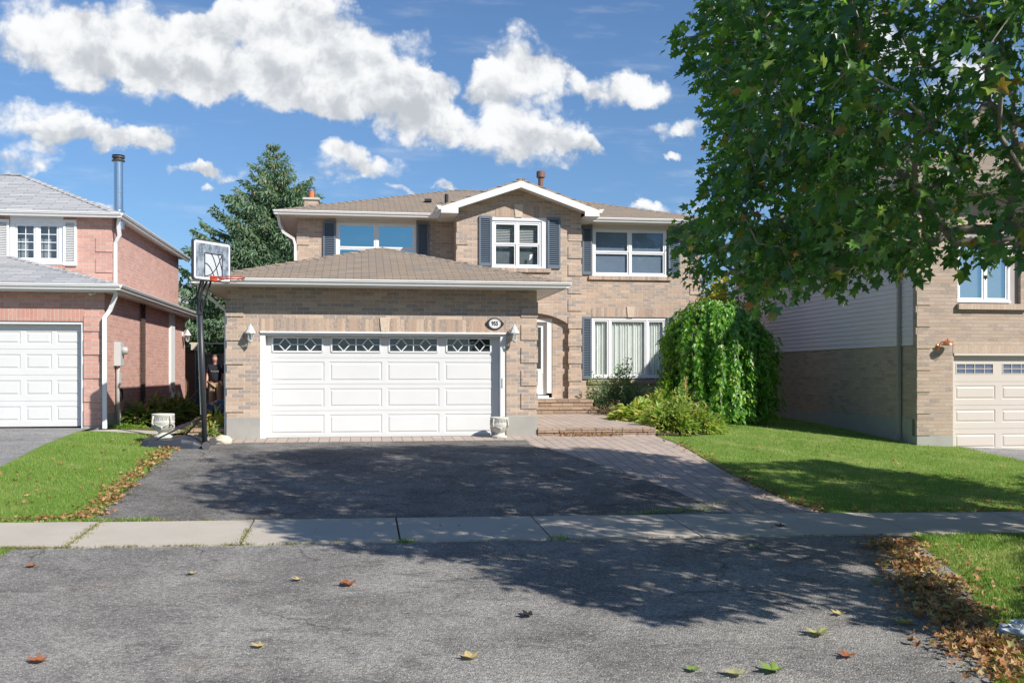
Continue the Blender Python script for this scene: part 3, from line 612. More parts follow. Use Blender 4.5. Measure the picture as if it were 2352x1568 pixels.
# porch back wall and front door
YP = YB+.13; pz = lambda py, px=1260: PZ(py, PX(px, YP), YP)
fd0, fd1, fdz0, fdz1 = PX(1268, YP)-1.22, PX(1268.5, YP), zland+.0, pz(731)
mb = MB(); cutwall(mb, 'y', YP, gx1-.25, oa1+.1, zland-.1, oaz+.05, [(fd0, fd1, fdz0, fdz1)], .16); mb.build('porch_wall', TAN, H)
dl0, dl1 = fd1-1.12, PX(1253.5, YP+.12); dlz0, dlz1 = pz(906), fdz1-.1
mb = MB(); mb.box(fd0+.002, dl0, YP+.02, YP+.16, zland, fdz1-.003); mb.box(dl1+.02, fd1-.002, YP+.02, YP+.16, zland+.15, fdz1-.003); mb.box(dl0, dl1+.02, YP+.02, YP+.16, dlz1, fdz1-.003)
mb.box(fd0, fd1+.05, YP-.06, YP+.2, zland+.0, pz(913)+.0).box(fd0, fd1-.1, YP-.01, YP+.15, pz(913), pz(908)); mb.build('entry_frame', WHITE, H)
gl = (PX(1229, YP), PX(1244.5, YP), pz(847), pz(751)); YF = YP+.13
mb = MB(); cutwall(mb, 'y', YF, dl0, dl1+.02, dlz0, dlz1, [gl, (PX(1229, YF), PX(1247, YF), pz(893), pz(857))], .01); panel_ring(mb, PX(1229, YF), PX(1247, YF), pz(893), pz(857), YF)
fd = mb.build('front_door', WHITE, H)
MB().poly([(gl[0], YF+.012, gl[2]), (gl[1], YF+.012, gl[2]), (gl[1], YF+.012, gl[3]), (gl[0], YF+.012, gl[3])]).build('door_glass', plain('leaded_glass', (.06, .07, .075), .1, .3, 20, spec=.8), fd)
mb = MB(); gw = gl[1]-gl[0]
for k in range(7): z = gl[2]+(gl[3]-gl[2])*(k+.5)/7; mb.tube([(gl[0]+gw*.25, YF+.006, z), (gl[0]+gw*.75, YF+.006, z+.05)], .006, 4); mb.tube([(gl[0]+gw*.75, YF+.006, z), (gl[0]+gw*.25, YF+.006, z+.05)], .006, 4)
for k in (.25, .75): mb.tube([(gl[0]+gw*k, YF+.006, gl[2]), (gl[0]+gw*k, YF+.006, gl[3])], .005, 4)
mb.build('lead_came', METAL, fd)
quoins(H, bx1-.37, bx1+.02, zland, zlow-.3, YB, off=.0); quoins(H, bx0-.02, bx0+.3, bz(690), zlow-.3, YB, off=.05); quoins(H, mx1-.31, mx1+.02, zland, zsm-.1, YM, off=.1); quoins(H, mx0-.02, mx0+.32, ez+.2, zsm-.2, YM, off=.0)
# windows, shutters, sills
def blinds(parent, x0, x1, z0, z1, Y, m=None, n=14):
    mb = MB()
    for i in range(n):
        z = z0+(z1-z0)*i/n; mb.add([(x0, Y, z), (x1, Y, z), (x1, Y+.03, z+(z1-z0)/n*.7), (x0, Y+.03, z+(z1-z0)/n*.7)], [(0, 1, 2, 3)])
    return mb.build('blind', m or plain('blind_slat', (.55, .56, .56), .5, .03), parent)
W1 = window(H, *w1, YM+.02, [1, 1], GLB, split=.42)
W2 = window(H, w2[0]+.01, w2[1]-.13, w2[2], w2[3]-.09, YB+.03, [1, 1], GLS, split=.5); blinds(W2, w2[0]+.1, w2[1]-.2, (w2[2]+w2[3])/2-.05, w2[3]-.12, YB+.16)
MB().box(w2[1]-.13, w2[1]+.0, YB+.0, YB+.1, w2[2], w2[3]).box(w2[0]+.01, w2[1]-.13, YB+.0, YB+.1, w2[3]-.09, w2[3]).build('window_trim', VINYL, H)
MB().box(w2[0]+.1, w2[1]-.2, YB+.2, YB+.21, w2[2], w2[3]-.1).build('screen', plain('grey_blind', (.13, .155, .17), .8, .1), W2)
mb = MB(); sxn = PX(1219, YB); szn = bz(590)
mb.extr([(sxn+a*.01, YB+.055, szn+b_*.01) for a, b_ in ((-3, 4), (0, 8), (5, 9), (7, 5), (3, 4), (5, 0), (3, -3), (1, -1), (0, -6), (-2, -9), (-3, -3), (-1, 1))], (0, .004, 0)).build('sticker', WHITE, W2, fix=True)
W3 = window(H, w3[0], w3[1]-.03, w3[2], w3[3], YM+.02, [1, 1], GLM, split=.5)
MB().box(w3[0]+.1, w3[1]-.1, YM+.11, YM+.12, w3[2], w3[3]).build('screen', plain('pale_screen', (.17, .22, .30), .8, .06), W3)
W4 = window(H, w4[0], w4[1], w4[2]+.04, w4[3]-.02, YM+.02, [1, 2.35, 1.1], GLS)
CURT = plain('curtain', (.86, .87, .82), .8, .04); nt = CURT.node_tree
mb = MB(); n = 150; vs = []
for i in range(n+1):
    x = w4[0]+.05+(w4[1]-w4[0]-.1)*i/n; t = i/n; y = YM+.14+.022*sin(i*1.15)+.014*sin(i*.47+1)+.01*random.random()
    vs += [(x, y, w4[2]+.02), (x, y, w4[3])]
mb.add(vs, [(2*i, 2*i+2, 2*i+3, 2*i+1) for i in range(n)]); mb.build('curtain', CURT, W4, smooth=True)
shutter(H, PX(742, YM), PX(771, YM), mz_(614, 756), mz_(508, 756), YM); shutter(H, PX(957, YM), PX(985, YM), mz_(615, 970), mz_(511, 970), YM)
shutter(H, PX(1100, YB), PX(1129, YB), bz(611, 1115), bz(496.5, 1115), YB); shutter(H, PX(1257, YB), PX(1286.5, YB), bz(617, 1270), bz(499.5, 1270), YB)
shutter(H, PX(1335.5, YM)+.02, PX(1359.5, YM), mz_(631, 1350), mz_(521, 1350), YM); shutter(H, PX(1535, YM), PX(1561, YM), mz_(635, 1548), mz_(525, 1548), YM)
shutter(H, PX(1335.5, YM)+.02, PX(1358.5, YM), mz_(870, 1350), mz_(728, 1350), YM, n=34); shutter(H, PX(1532, YM), PX(1557, YM), mz_(870, 1545), mz_(729, 1545), YM, n=34)
MB().box(w1[0], w1[1], YM-.012, YM+.02, w1[3], zsm+.01).build('frieze_panel', CREAM, H); MB().box(w3[0], PX(1541, YM)-.08, YM-.012, YM+.02, w3[3], zsm+.01).build('frieze_panel', CREAM, H)
sillb(H, PX(1150, YB), PX(1265, YB), bz(625), bz(616.2), YB); sillb(H, PX(1352, YM), PX(1541, YM), mz_(643.5, 1450), mz_(635, 1450), YM); sillb(H, PX(1350, YM), PX(1540, YM), mz_(881, 1450), mz_(872.5, 1450), YM)
soldier(H, PX(1138, YB), PX(1254, YB), w2[3]+.0, bz(473), YB); keystone(H, PX(1191, YB), w2[3], bz(469), YB, .24)
soldier(H, w4[0], w4[1], w4[3], mz_(707, 1450), YM); keystone(H, PX(1448, YM), w4[3], mz_(704.5, 1450), YM, .22)
# main roof (hip)
oE = .47; rx0, rx1, ry = mx0-oE, mx1+oE, YM-oE; rz = PZ(486, PX(800, ry), ry); rr = 5.3; rp = .31; rzz = rz+rp*rr; ry1 = ry+2*rr
A_, B_ = (rx0+rr, ry+rr, rzz), (rx1-rr, ry+rr, rzz)
roofslab([(rx0, ry, rz), (rx1, ry, rz), B_, A_]).build('roof', SHB, H, fix=True); roofslab([(rx0, ry1, rz), (rx0, ry, rz), A_]).build('roof', SHB, H, fix=True)
roofslab([(rx1, ry, rz), (rx1, ry1, rz), B_]).build('roof', SHB, H, fix=True); roofslab([(rx1, ry1, rz), (rx0, ry1, rz), A_, B_]).build('roof', SHB, H, fix=True)
hipcap(H, (rx0, ry, rz), A_); hipcap(H, (rx1, ry, rz), B_); hipcap(H, A_, B_)
zs2 = zsm
for b_x in [(rx0, bx0-.38, ry, YM+.02, zs2, zs2+.02), (bx1+.38, rx1, ry, YM+.02, zs2, zs2+.02), (rx0, mx0+.02, YM+.02, ry1, zs2, zs2+.02), (mx1-.02, rx1, YM+.02, ry1, zs2, zs2+.02)]: MB().box(*b_x).build('soffit', SOFF, H)
for b_x in [(rx0, bx0-.38, ry-.02, ry, zs2-.012, rz-.03), (bx1+.38, rx1, ry-.02, ry, zs2-.012, rz-.03), (rx0-.02, rx0, ry-.02, ry1, zs2-.012, rz-.03), (rx1, rx1+.02, ry-.02, ry1, zs2-.012, rz-.03)]: MB().box(*b_x).build('fascia', GUT, H)
hgut(H, (rx0-.12, ry-.02, rz-.01), (bx0-.4, ry-.02, rz-.01), (0, -1, 0)); hgut(H, (bx1+.42, ry-.02, rz-.01), (rx1+.12, ry-.02, rz-.01), (0, -1, 0)); hgut(H, (rx0-.02, ry-.1, rz-.01), (rx0-.02, ry1, rz-.01), (-1, 0, 0))
downspout(H, [(rx0-.03, ry+.2, rz-.12), (rx0, ry+.28, rz-.35), (rx0+.1, ry+.35, rz-.55), (mx0-.1, YM-.05, rz-.72), (mx0-.05, YM-.05, rz-.9), (mx0-.05, YM-.05, ez+.15)], w=.05)
# gable roof over the bay
yg0 = YB-.45; yg1 = ry+(agz-rz)/rp+.1
for s in (-1, 1):
    e = (axx+s*(gex+.03), evz-.01); pts = [(e[0], yg0, e[1]), (axx, yg0, agz), (axx, yg1, agz), (e[0], ry+1.2, e[1])]
    roofslab(pts, .05).build('roof', SHB, H, fix=True)
    fh = .175
    mb = MB(); mb.extr([(axx, yg0-.02, agz-.055), (e[0], yg0-.02, e[1]-.055), (e[0], yg0-.02, e[1]-.055-fh), (axx, yg0-.02, agz-.055-fh)], (0, .03, 0)); mb.build('fascia', WHITE, H, fix=True)
    mb = MB(); mb.extr([(axx, yg0+.01, agz-.06-fh+.03), (e[0], yg0+.01, e[1]-.06-fh+.03), (e[0], YB+.02, e[1]-.06-fh+.03), (axx, YB+.02, agz-.06-fh+.03)], (0, 0, .02)); mb.build('soffit', SOFF, H, fix=True)
    # boxed return at the eave
    bxa, bxb = sorted((axx+s*(gex+.03), bx0-.0 if s < 0 else bx1+.0)); zb = evz-.055-fh
    mb = MB(); mb.extr([(bxa, yg0-.024, zb), (bxb, yg0-.024, zb), (bxb, yg0-.024, gz_roof(bxb)-.13), (bxa, yg0-.024, gz_roof(bxa)-.13)], (0, .03, 0))
    mb.box(bxa, bxb, yg0+.006, YM, zb, zb+.02); xo = bxa if s < 0 else bxb; mb.box(xo-.01, xo+.01, yg0+.006, ry+.3, zb, evz-.05); mb.build('eave_return', WHITE, H, fix=True)
    hgut(H, (axx+s*(gex+.03), yg0-.02, evz-.02), (axx+s*(gex+.03), ry+.1, evz-.02), (s, 0, 0))
hipcap(H, (axx, yg0, agz+.01), (axx, yg1, agz+.01))
# roof furniture
x, z = P(716, 466, 36.0); mb = MB(); mb.box(x-.24, x+.24, 35.7, 36.3, rz-.3, PZ(462, x, 36)).build('chimney', TAN, H); hz = PZ(462, x, 36)
ch = MB().box(x-.29, x+.29, 35.65, 36.35, hz, hz+.07).build('chimney_cap', CAST, H); MB().lathe([(.1, hz+.07), (.1, hz+.36)], (x-.01, 36, 0), 14).build('flue', FLUE, H)
MB().lathe([(.11, hz+.36), (.11, hz+.39), (.06, hz+.4), (.06, hz+.44), (.13, hz+.45), (.10, hz+.49), (.01, hz+.5)], (x-.01, 36, 0), 14).build('flue_cap', METAL, H)
x, z = P(1242, 425, 31.5); MB().lathe([(.085, z-.5), (.085, z+.22), (.13, z+.23), (.14, z+.25), (.14, z+.42), (.12, z+.44)], (x, 31.5, 0), 16).build('vent_pipe', BROWNP, H, smooth=False)
x, z = P(1025.5, 463, 29.6); MB().lathe([(.06, z-.15), (.055, z+.22), (.05, z+.22)], (x, 29.6, 0), 12).build('vent_pipe', BLACKL, H)
x, z = P(983, 463, 29.9); MB().box(x-.1, x+.1, 29.75, 30.0, z-.02, z+.06).build('roof_vent', BLACKL, H)
# porch steps, patio
pyb = 25.45
st = thing('stone_steps', 'tan split-face stone steps leading up to the white front door', 'steps', ((gx1+PX(1368, 26))/2, 26, CAMZ-1.05))
px1 = PX(1366, 25.6); z0 = CAMZ-1.06; z1 = z0+.18; z2 = zland
MB().box(gx1+.004, px1+.03, pyb, pyb+.5, z0-.2, z1-.075).box(gx1+.004, px1, pyb+.38, YB-.01, z1-.1, z2-.075).build('riser', STONE, st)
MB().box(gx1+.004, px1+.05, pyb-.02, pyb+.42, z1-.07, z1).box(gx1+.004, px1+.02, pyb+.36, YB-.004, z2-.07, z2).build('cap_stone', STONE, st, bevel=.008)
MB().box(gx1+.01, oa1-.01, YB-.002, YP+.02, zland-.1, zland+.003).build('landing', PAVER, st)
pt = itp([(YG+.02, PX(1504, 20.9)), (22.5, PX(1455, 22.5)), (24, PX(1412, 24)), (pyb+.02, px1+.1)])
mb = MB(); ys = np.linspace(YG+.02, pyb+.02, 20); pzf = lambda y: CAMZ-1.173+(y-YG)*(.12/4.6)
for a, b_ in zip(ys, ys[1:]):
    mb.extr([(gx1+.01, a, pzf(a)), (pt(a), a, pzf(a)), (pt(b_), b_, pzf(b_)), (gx1+.01, b_, pzf(b_))], (0, 0, -.06))
tag(mb.build('patio', PAVER, fix=True), None, None, None, 'structure')
rw = MB(); x = gx1+.01; k = 0
edge = MB(); rowz = [(CAMZ-1.36, CAMZ-1.262), (CAMZ-1.256, CAMZ-1.168)]
for zi, (a, b_) in enumerate(rowz):
    x = gx1+.01+(.0 if zi else -.0); k = 0
    while x < PX(1504, 20.9)-.1:
        w = [.36, .22, .46, .5, .31][(k+zi*2) % 5]; e = min(x+w, PX(1504, 20.9)); d = random.uniform(0, .015)
        edge.box(x+.004, e-.004, YG-.02-d+zi*-.02, YG+.12, a, b_); x = e; k += 1
edge.build('patio_edging', STONE, None, bevel=.008)
e_ = bpy.data.objects['patio_edging']; tag(e_, 'low two-course stone block edging along the front of the raised patio', 'edging')
# ================================================================== LEFT HOUSE
L = thing('brick_house', 'red brick neighbour house with grey shingle roof and white garage door at left', 'house', (-8, 21.6, CAMZ-1.1))
YL, YU = 21.6, 24.4; lx = PX(240, YL); ux = PX(257, YU); yb_ = 31.1; ybu = ux/rt(410)
lz = lambda py, px=100: PZ(py, PX(px, YL), YL)
lzb = CAMZ-1.15; soz = lz(671, 150)
d0, d1, dt, db = PX(-190, YL), PX(192, YL), lz(737), CAMZ-1.09
mb = MB(); cutwall(mb, 'y', YL, -12.5, lx, lzb-.1, soz+.02, [(d0, d1, lzb-.1, dt)], .2); cutwall(mb, 'x', lx, YL, yb_, lzb+.32, soz+.02, (), 0); mb.poly([(lx, yb_, lzb), (-12.5, yb_, lzb), (-12.5, yb_, soz+.02), (lx, yb_, soz+.02)])
cutwall(mb, 'x', -12.5, YL, yb_, lzb, soz, (), 0, -1); mb.build('wall', RED, L)
for b_x in [(lx-.3, lx-.006, YL+.2, yb_, lzb-.3, lzb+.322), (d1, lx+.004, YL-.005, YL+.2, lzb-.3, lz(977))]: MB().box(*b_x).build('foundation', CONC, L)
uz0 = soz+.1; uzs = PZ(495, PX(150, YU), YU); w = (PX(24, YU), PX(146, YU), PZ(607, PX(80, YU), YU), PZ(504.5, PX(80, YU), YU))
mb = MB(); cutwall(mb, 'y', YU, -12.5, ux, uz0-.2, uzs+.02, [w], .1); cutwall(mb, 'x', ux, YU, ybu, uz0-.2, uzs+.02, (), 0); mb.poly([(ux, ybu, lzb), (-12.5, ybu, lzb), (-12.5, ybu, uzs), (ux, ybu, uzs)]); cutwall(mb, 'x', -12.5, YU, ybu, soz, uzs, (), 0, -1); cutwall(mb, 'x', ux-.01, yb_-.1, ybu, lzb, uz0, (), 0); mb.build('wall', RED, L)
MB().box(w[0], w[1], YU-.02, YU+.02, w[3], uzs+.01).build('frieze_panel', WHITE, L)
wl = window(L, w[0], w[1], w[2], w[3], YU-.015, [1, 1], GLS, grid=(2, 4), fw=.1, sash=.05)
MB().box(w[0]+.1, w[1]-.1, YU+.22, YU+.23, w[2], w[3]).build('blind', plain('left_blind', (.34, .36, .38), .8, .1), wl)
shutter(L, PX(146.5, YU), PX(177, YU), PZ(610.5, PX(160, YU), YU), PZ(505.5, PX(160, YU), YU), YU, WHITE); shutter(L, PX(-8, YU), PX(22, YU), PZ(609, PX(8, YU), YU), PZ(504, PX(8, YU), YU), YU, WHITE)
sillb(L, PX(20, YU), PX(150, YU), PZ(616, PX(80, YU), YU), PZ(608, PX(80, YU), YU), YU, SOLDR, .03)
soldier(L, d0, d1, dt, lz(709), YL, SOLDR)
quoins(L, PX(193, YL), lx+.02, lz(977), soz-.1, YL, RED, off=.0); quoins(L, PX(220, YU), ux+.02, uz0, uzs-.25, YU, RED, off=.1)
mb = MB(); mb.box(d0+.002, d1-.002, YL+.02, YL+.15, dt-.06, dt-.002).box(d1-.05, d1-.002, YL+.02, YL+.15, db-.05, dt-.06); mb.build('door_frame', WHITE, L)
YE = YL+.16; le = lambda py: PZ(py, PX(100, YE), YE)
cl = [(-170, -110), (-97, -36), (-24, 47), (59, 119), (129, 184)]; rw_ = [(790, 761), (848, 813.5), (908, 873), (967, 932.5)]
ld = sectional(L, d0, d1, db, dt-.05, YE, [(PX(a, YE), PX(b_, YE), le(lo), le(hi)) for a, b_ in cl for lo, hi in rw_], [le(801.5), le(861), le(920.5)], DOORW)
# lower roof: front slope with hip, side slope
lo_ = .30; sx_, sy_ = lx+lo_, YL-lo_; gz0 = PZ(651, PX(150, sy_), sy_); tp = (YU-sy_); pL = .285
roofslab([(-14, sy_, gz0), (sx_, sy_, gz0), (sx_-tp, YU+.02, gz0+pL*tp), (-14, YU+.02, gz0+pL*tp)]).build('roof', SHG, L, fix=True)
roofslab([(sx_, sy_, gz0), (sx_, yb_+.4, gz0), (ux-.02, yb_+.4, gz0+pL*(sx_-ux)), (ux-.02, YU+.02, gz0+pL*(sx_-ux)), (sx_-tp, YU+.02, gz0+pL*tp)]).build('roof', SHG, L, fix=True)
hipcap(L, (sx_, sy_, gz0), (sx_-tp, YU, gz0+pL*tp), SHG)
for b_x in [(-13, sx_, sy_, YL+.02, soz, soz+.02), (lx-.02, sx_, YL+.02, yb_+.4, soz, soz+.02)]: MB().box(*b_x).build('soffit', SOFF, L)
for b_x in [(-13, sx_, sy_-.02, sy_, soz-.012, gz0-.03), (sx_, sx_+.02, sy_-.02, yb_+.4, soz-.012, gz0-.03), (lx, sx_, yb_+.38, yb_+.4, soz, gz0)]: MB().box(*b_x).build('fascia', WHITE, L)
hgut(L, (-13, sy_-.02, gz0-.01), (sx_+.1, sy_-.02, gz0-.01), (0, -1, 0)); hgut(L, (sx_+.02, sy_-.1, gz0-.01), (sx_+.02, yb_+.4, gz0-.01), (1, 0, 0))
# upper roof
uo = .17; qx, qy = ux+uo, YU-uo; qz = PZ(487, PX(200, qy), qy); pr, pp = 3.03, .455; qyb = ybu+.3
rt1 = (qx-pr, qy+pr, qz+pp*pr)
roofslab([(-14, qy, qz), (qx, qy, qz), rt1, (-14, qy+pr, qz+pp*pr)]).build('roof', SHG, L, fix=True); roofslab([(qx, qy, qz), (qx, qyb, qz), rt1]).build('roof', SHG, L, fix=True)
roofslab([(qx, qyb, qz), (-14, qyb, qz), (-14, qy+pr, qz+pp*pr), rt1]).build('roof', SHG, L, fix=True); hipcap(L, (qx, qy, qz), rt1, SHG); hipcap(L, rt1, (-14, qy+pr, qz+pp*pr), SHG)
for b_x in [(-13, qx, qy, YU+.02, uzs, uzs+.02), (ux-.02, qx, YU+.02, qyb, uzs, uzs+.02)]: MB().box(*b_x).build('soffit', SOFF, L)
for b_x in [(-13, qx, qy-.02, qy, uzs-.012, qz-.03), (qx, qx+.02, qy-.02, qyb, uzs-.012, qz-.03), (ux, qx, qyb-.02, qyb, uzs, qz-.03)]: MB().box(*b_x).build('fascia', WHITE, L)
hgut(L, (-13, qy-.02, qz-.01), (qx+.1, qy-.02, qz-.01), (0, -1, 0)); hgut(L, (qx+.02, qy-.1, qz-.01), (qx+.02, qyb, qz-.01), (1, 0, 0))
downspout(L, [(qx+.02, qy+.1, qz-.1), (qx-.02, qy+.15, qz-.25), (ux+.16, YU+.05, qz-.5), (ux+.06, YU+.1, qz-.68), (ux+.06, YU+.1, gz0+.3)], WHITE, .055)
downspout(L, [(sx_-.02, sy_+.15, gz0-.12), (sx_-.06, sy_+.2, gz0-.24), (lx+.12, YL-.04, gz0-.52), (lx+.02, YL-.07, gz0-.68), (lx+.02, YL-.07, lzb+.75), (lx+.03, YL-.09, lzb+.02)], WHITE, .06)
ymp = 24.75; x = PX(272, ymp); zb, zt = PZ(487, x, ymp), PZ(372, x, ymp); mb = MB(); mb.lathe([(.14, zb-.4), (.14, zb+.02), (.108, zb+.03), (.105, zb+.45), (.112, zb+.45), (.112, zb+.47), (.105, zb+.47), (.105, zt)], (x, ymp, 0), 20); mb.build('chimney_pipe', METAL, L, smooth=False)
MB().lathe([(.11, zt), (.15, zt+.01), (.155, zt+.03), (.12, zt+.05), (.12, zt+.08), (.15, zt+.09), (.15, zt+.12), (.10, zt+.14), (.15, zt+.15), (.01, zt+.18)], (x, ymp, 0), 20).build('chimney_cap', plain('rusty_steel', (.11, .095, .085), .5, .3, 20, metal=.5), L)
def onside(px, py): y = lx/rt(px); return y, PZ(py, lx, y)
ya, za = onside(388, 905); yc, zc_ = onside(397, 730); MB().box(lx, lx+.06, ya, yc, za, soz).build('vent_duct', WHITE, L)
ya, za = onside(388, 915); yc, _ = onside(402, 915); MB().box(lx, lx+.14, ya, yc, za-.0, za+.16).box(lx, lx+.16, ya+.02, yc-.02, za-.03, za).build('vent_hood', WHITE, L)
# ================================================================== RIGHT HOUSE
Rr = thing('brick_house', 'tan brick neighbour house with pinkish siding and cream garage door behind the maple', 'house', (15, 20.6, CAMZ-1.76))
YR = 20.6; cx_ = PX(2107, YR); rz_ = lambda py, px=2250: PZ(py, PX(px, YR), YR)
g0, g1, gt, gb = PX(2188.5, YR), PX(2560, YR), rz_(811, 2190), CAMZ-1.77
rw2 = (PX(2199.5, YR), PX(2344.6, YR), rz_(697), rz_(535)); zt_ = CAMZ+4.1; zfr = CAMZ-1.40
mb = MB(); cutwall(mb, 'y', YR, cx_, 21, zfr, zt_, [(g0, g1, zfr, gt), rw2], .2); cutwall(mb, 'x', cx_, YR, 31.6, CAMZ-1.02, CAMZ+.635, (), 0, -1); cutwall(mb, 'x', 21, YR, 31.6, CAMZ-1.8, zt_, (), 0)
mb.poly([(21, 31.6, CAMZ-2), (cx_, 31.6, CAMZ-2), (cx_, 31.6, zt_), (21, 31.6, zt_)]); mb.box(cx_-.004, cx_+.1, YR+.004, YR+.1, CAMZ-1.4, zt_); mb.build('wall', TAN2, Rr)
for b_x in [(cx_-.01, g0, YR-.006, YR+.2, CAMZ-2.1, zfr), (cx_-.015, cx_+.2, YR+.2, 31.6, CAMZ-2, CAMZ-1.02)]: MB().box(*b_x).build('foundation', CONC, Rr)
m, nt, b = mat('siding_vinyl'); p = pos(nt); setc(nt, b, MIX(nt, NOI(nt, p, 1.5, 3), (.68, .61, .62), (.74, .67, .675)), .5); SIDE = m
mb = MB(); z = CAMZ+.64
while z < zt_:
    mb.add([(cx_-.030, YR+.12, z), (cx_-.030, 31.6, z), (cx_-.008, 31.6, z+.112), (cx_-.008, YR+.12, z+.112), (cx_-.008, YR+.12, z), (cx_-.008, 31.6, z)], [(0, 3, 2, 1), (0, 1, 5, 4)]); z += .112
mb.build('siding', SIDE, Rr); MB().box(cx_-.034, cx_+.02, YR+.004, YR+.12, CAMZ+.64, zt_).build('corner_trim', TAN2, Rr)
quoins(Rr, cx_-.02, cx_+.31, zfr, zt_, YR, TAN2, off=.02, t=.018)
soldier(Rr, g0, g1, gt, rz_(784, 2250), YR, SOLD2); soldier(Rr, PX(2195, YR), PX(2350, YR), rw2[3], rz_(508), YR, SOLD2); sillb(Rr, PX(2197, YR), PX(2356, YR), rz_(711), rz_(698.5), YR, SOLD2, .1)
ww = window(Rr, PX(2199.5, YR), PX(2321, YR)+.03, rw2[2]+.03, rz_(546), YR+.06, [1.15, 1], glassm('neighbour_glass', .38, (.6, .85, 1)), fw=.06, depth=.08)
blinds(ww, PX(2205, YR), PX(2300, YR), rw2[2]+.1, rz_(562), YR+.3, n=34)
MB().box(rw2[0], rw2[1], YR+.145, YR+.16, rw2[2], rz_(546)-.0).box(rw2[0]-.0, rw2[1], YR+.03, YR+.15, rz_(546), rw2[3]).box(PX(2321, YR)+.03, rw2[1], YR+.1, YR+.14, rw2[2], rz_(546)).build('window_trim', plain('taupe_trim', (.36, .32, .29), .5), Rr)
PC = plain('garage_cream', (.56, .50, .435), .5, .015, 2)
YQ = YR+.12; rq = lambda py: PZ(py, PX(2240, YQ), YQ)
mb = MB(); mb.box(g0+.002, g0+.03, YR+.02, YR+.12, gb, gt-.002).box(g0+.03, g1, YR-.01, YR+.12, gt-.05, gt-.002); mb.build('door_frame', PC, Rr)
cc2 = [(2194, 2286), (2301, 2392), (2407, 2498)]; rr2 = [(917, 885), (970, 940), (1028, 996)]
hw_ = [(PX(a+1, YQ), PX(b_-4, YQ), rq(859), rq(834)) for a, b_ in cc2]
rd = sectional(Rr, g0+.02, g1, gb, gt-.04, YQ, [(PX(a, YQ), PX(b_, YQ), rq(lo), rq(hi)) for a, b_ in cc2 for lo, hi in rr2], [rq(876), rq(930), rq(984)], PC, holes=hw_)
for h in hw_:
    mb = MB(); t = .02
    mb.box(h[0], h[1], YQ-.008, YQ+.01, h[3]-t, h[3]).box(h[0], h[1], YQ-.008, YQ+.01, h[2], h[2]+t).box(h[0], h[0]+t, YQ-.008, YQ+.01, h[2]+t, h[3]-t).box(h[1]-t, h[1], YQ-.008, YQ+.01, h[2]+t, h[3]-t)
    for k in range(1, 4): x = h[0]+(h[1]-h[0])*k/4; mb.box(x-.008, x+.008, YQ-.003, YQ+.008, h[2]+t, h[3]-t)
    z = (h[2]+h[3])/2; mb.box(h[0]+t, h[1]-t, YQ-.002, YQ+.007, z-.008, z+.008)
    mb.build('door_window', PC, rd); MB().poly([(h[0], YQ+.012, h[2]), (h[1], YQ+.012, h[2]), (h[1], YQ+.012, h[3]), (h[0], YQ+.012, h[3])]).build('door_pane', plain('door_glass_blue', (.10, .13, .20), .1, .1, spec=.8), rd)
yd = cx_/rt(2071); mb = MB(); mb.tube([(cx_-.07, yd, zt_), (cx_-.07, yd, CAMZ-1.25), (cx_-.09, yd-.03, CAMZ-1.42), (cx_-.22, yd-.1, CAMZ-1.5)], .05, 4); mb.build('downspout', plain('taupe_downspout', (.34, .30, .29), .4), Rr, fix=True)
k_ = .5; e0, e1, f0, f1 = cx_-k_, 21+k_, YR-k_, 31.6+k_; md = (f0+f1)/2; hr = (f1-f0)/2
rzz2 = zt_+.1; a1 = (e0+hr*.6, md, rzz2+hr*.36); a2 = (e1-hr*.6, md, rzz2+hr*.36)
roofslab([(e0, f0, rzz2), (e1, f0, rzz2), a2, a1]).build('roof', SHB, Rr, fix=True); roofslab([(e0, f1, rzz2), (e0, f0, rzz2), a1]).build('roof', SHB, Rr, fix=True); roofslab([(e1, f0, rzz2), (e1, f1, rzz2), a2]).build('roof', SHB, Rr, fix=True); roofslab([(e1, f1, rzz2), (e0, f1, rzz2), a1, a2]).build('roof', SHB, Rr, fix=True)
for b_x in [(e0, e1, f0, YR+.02, zt_-.02, zt_), (e0, cx_+.02, YR+.02, f1, zt_-.02, zt_)]: MB().box(*b_x).build('soffit', SOFF, Rr)
hgut(Rr, (e0-.1, f0, rzz2), (e1, f0, rzz2), (0, -1, 0), GUTB); hgut(Rr, (e0, f0-.1, rzz2), (e0, f1, rzz2), (-1, 0, 0), GUTB)
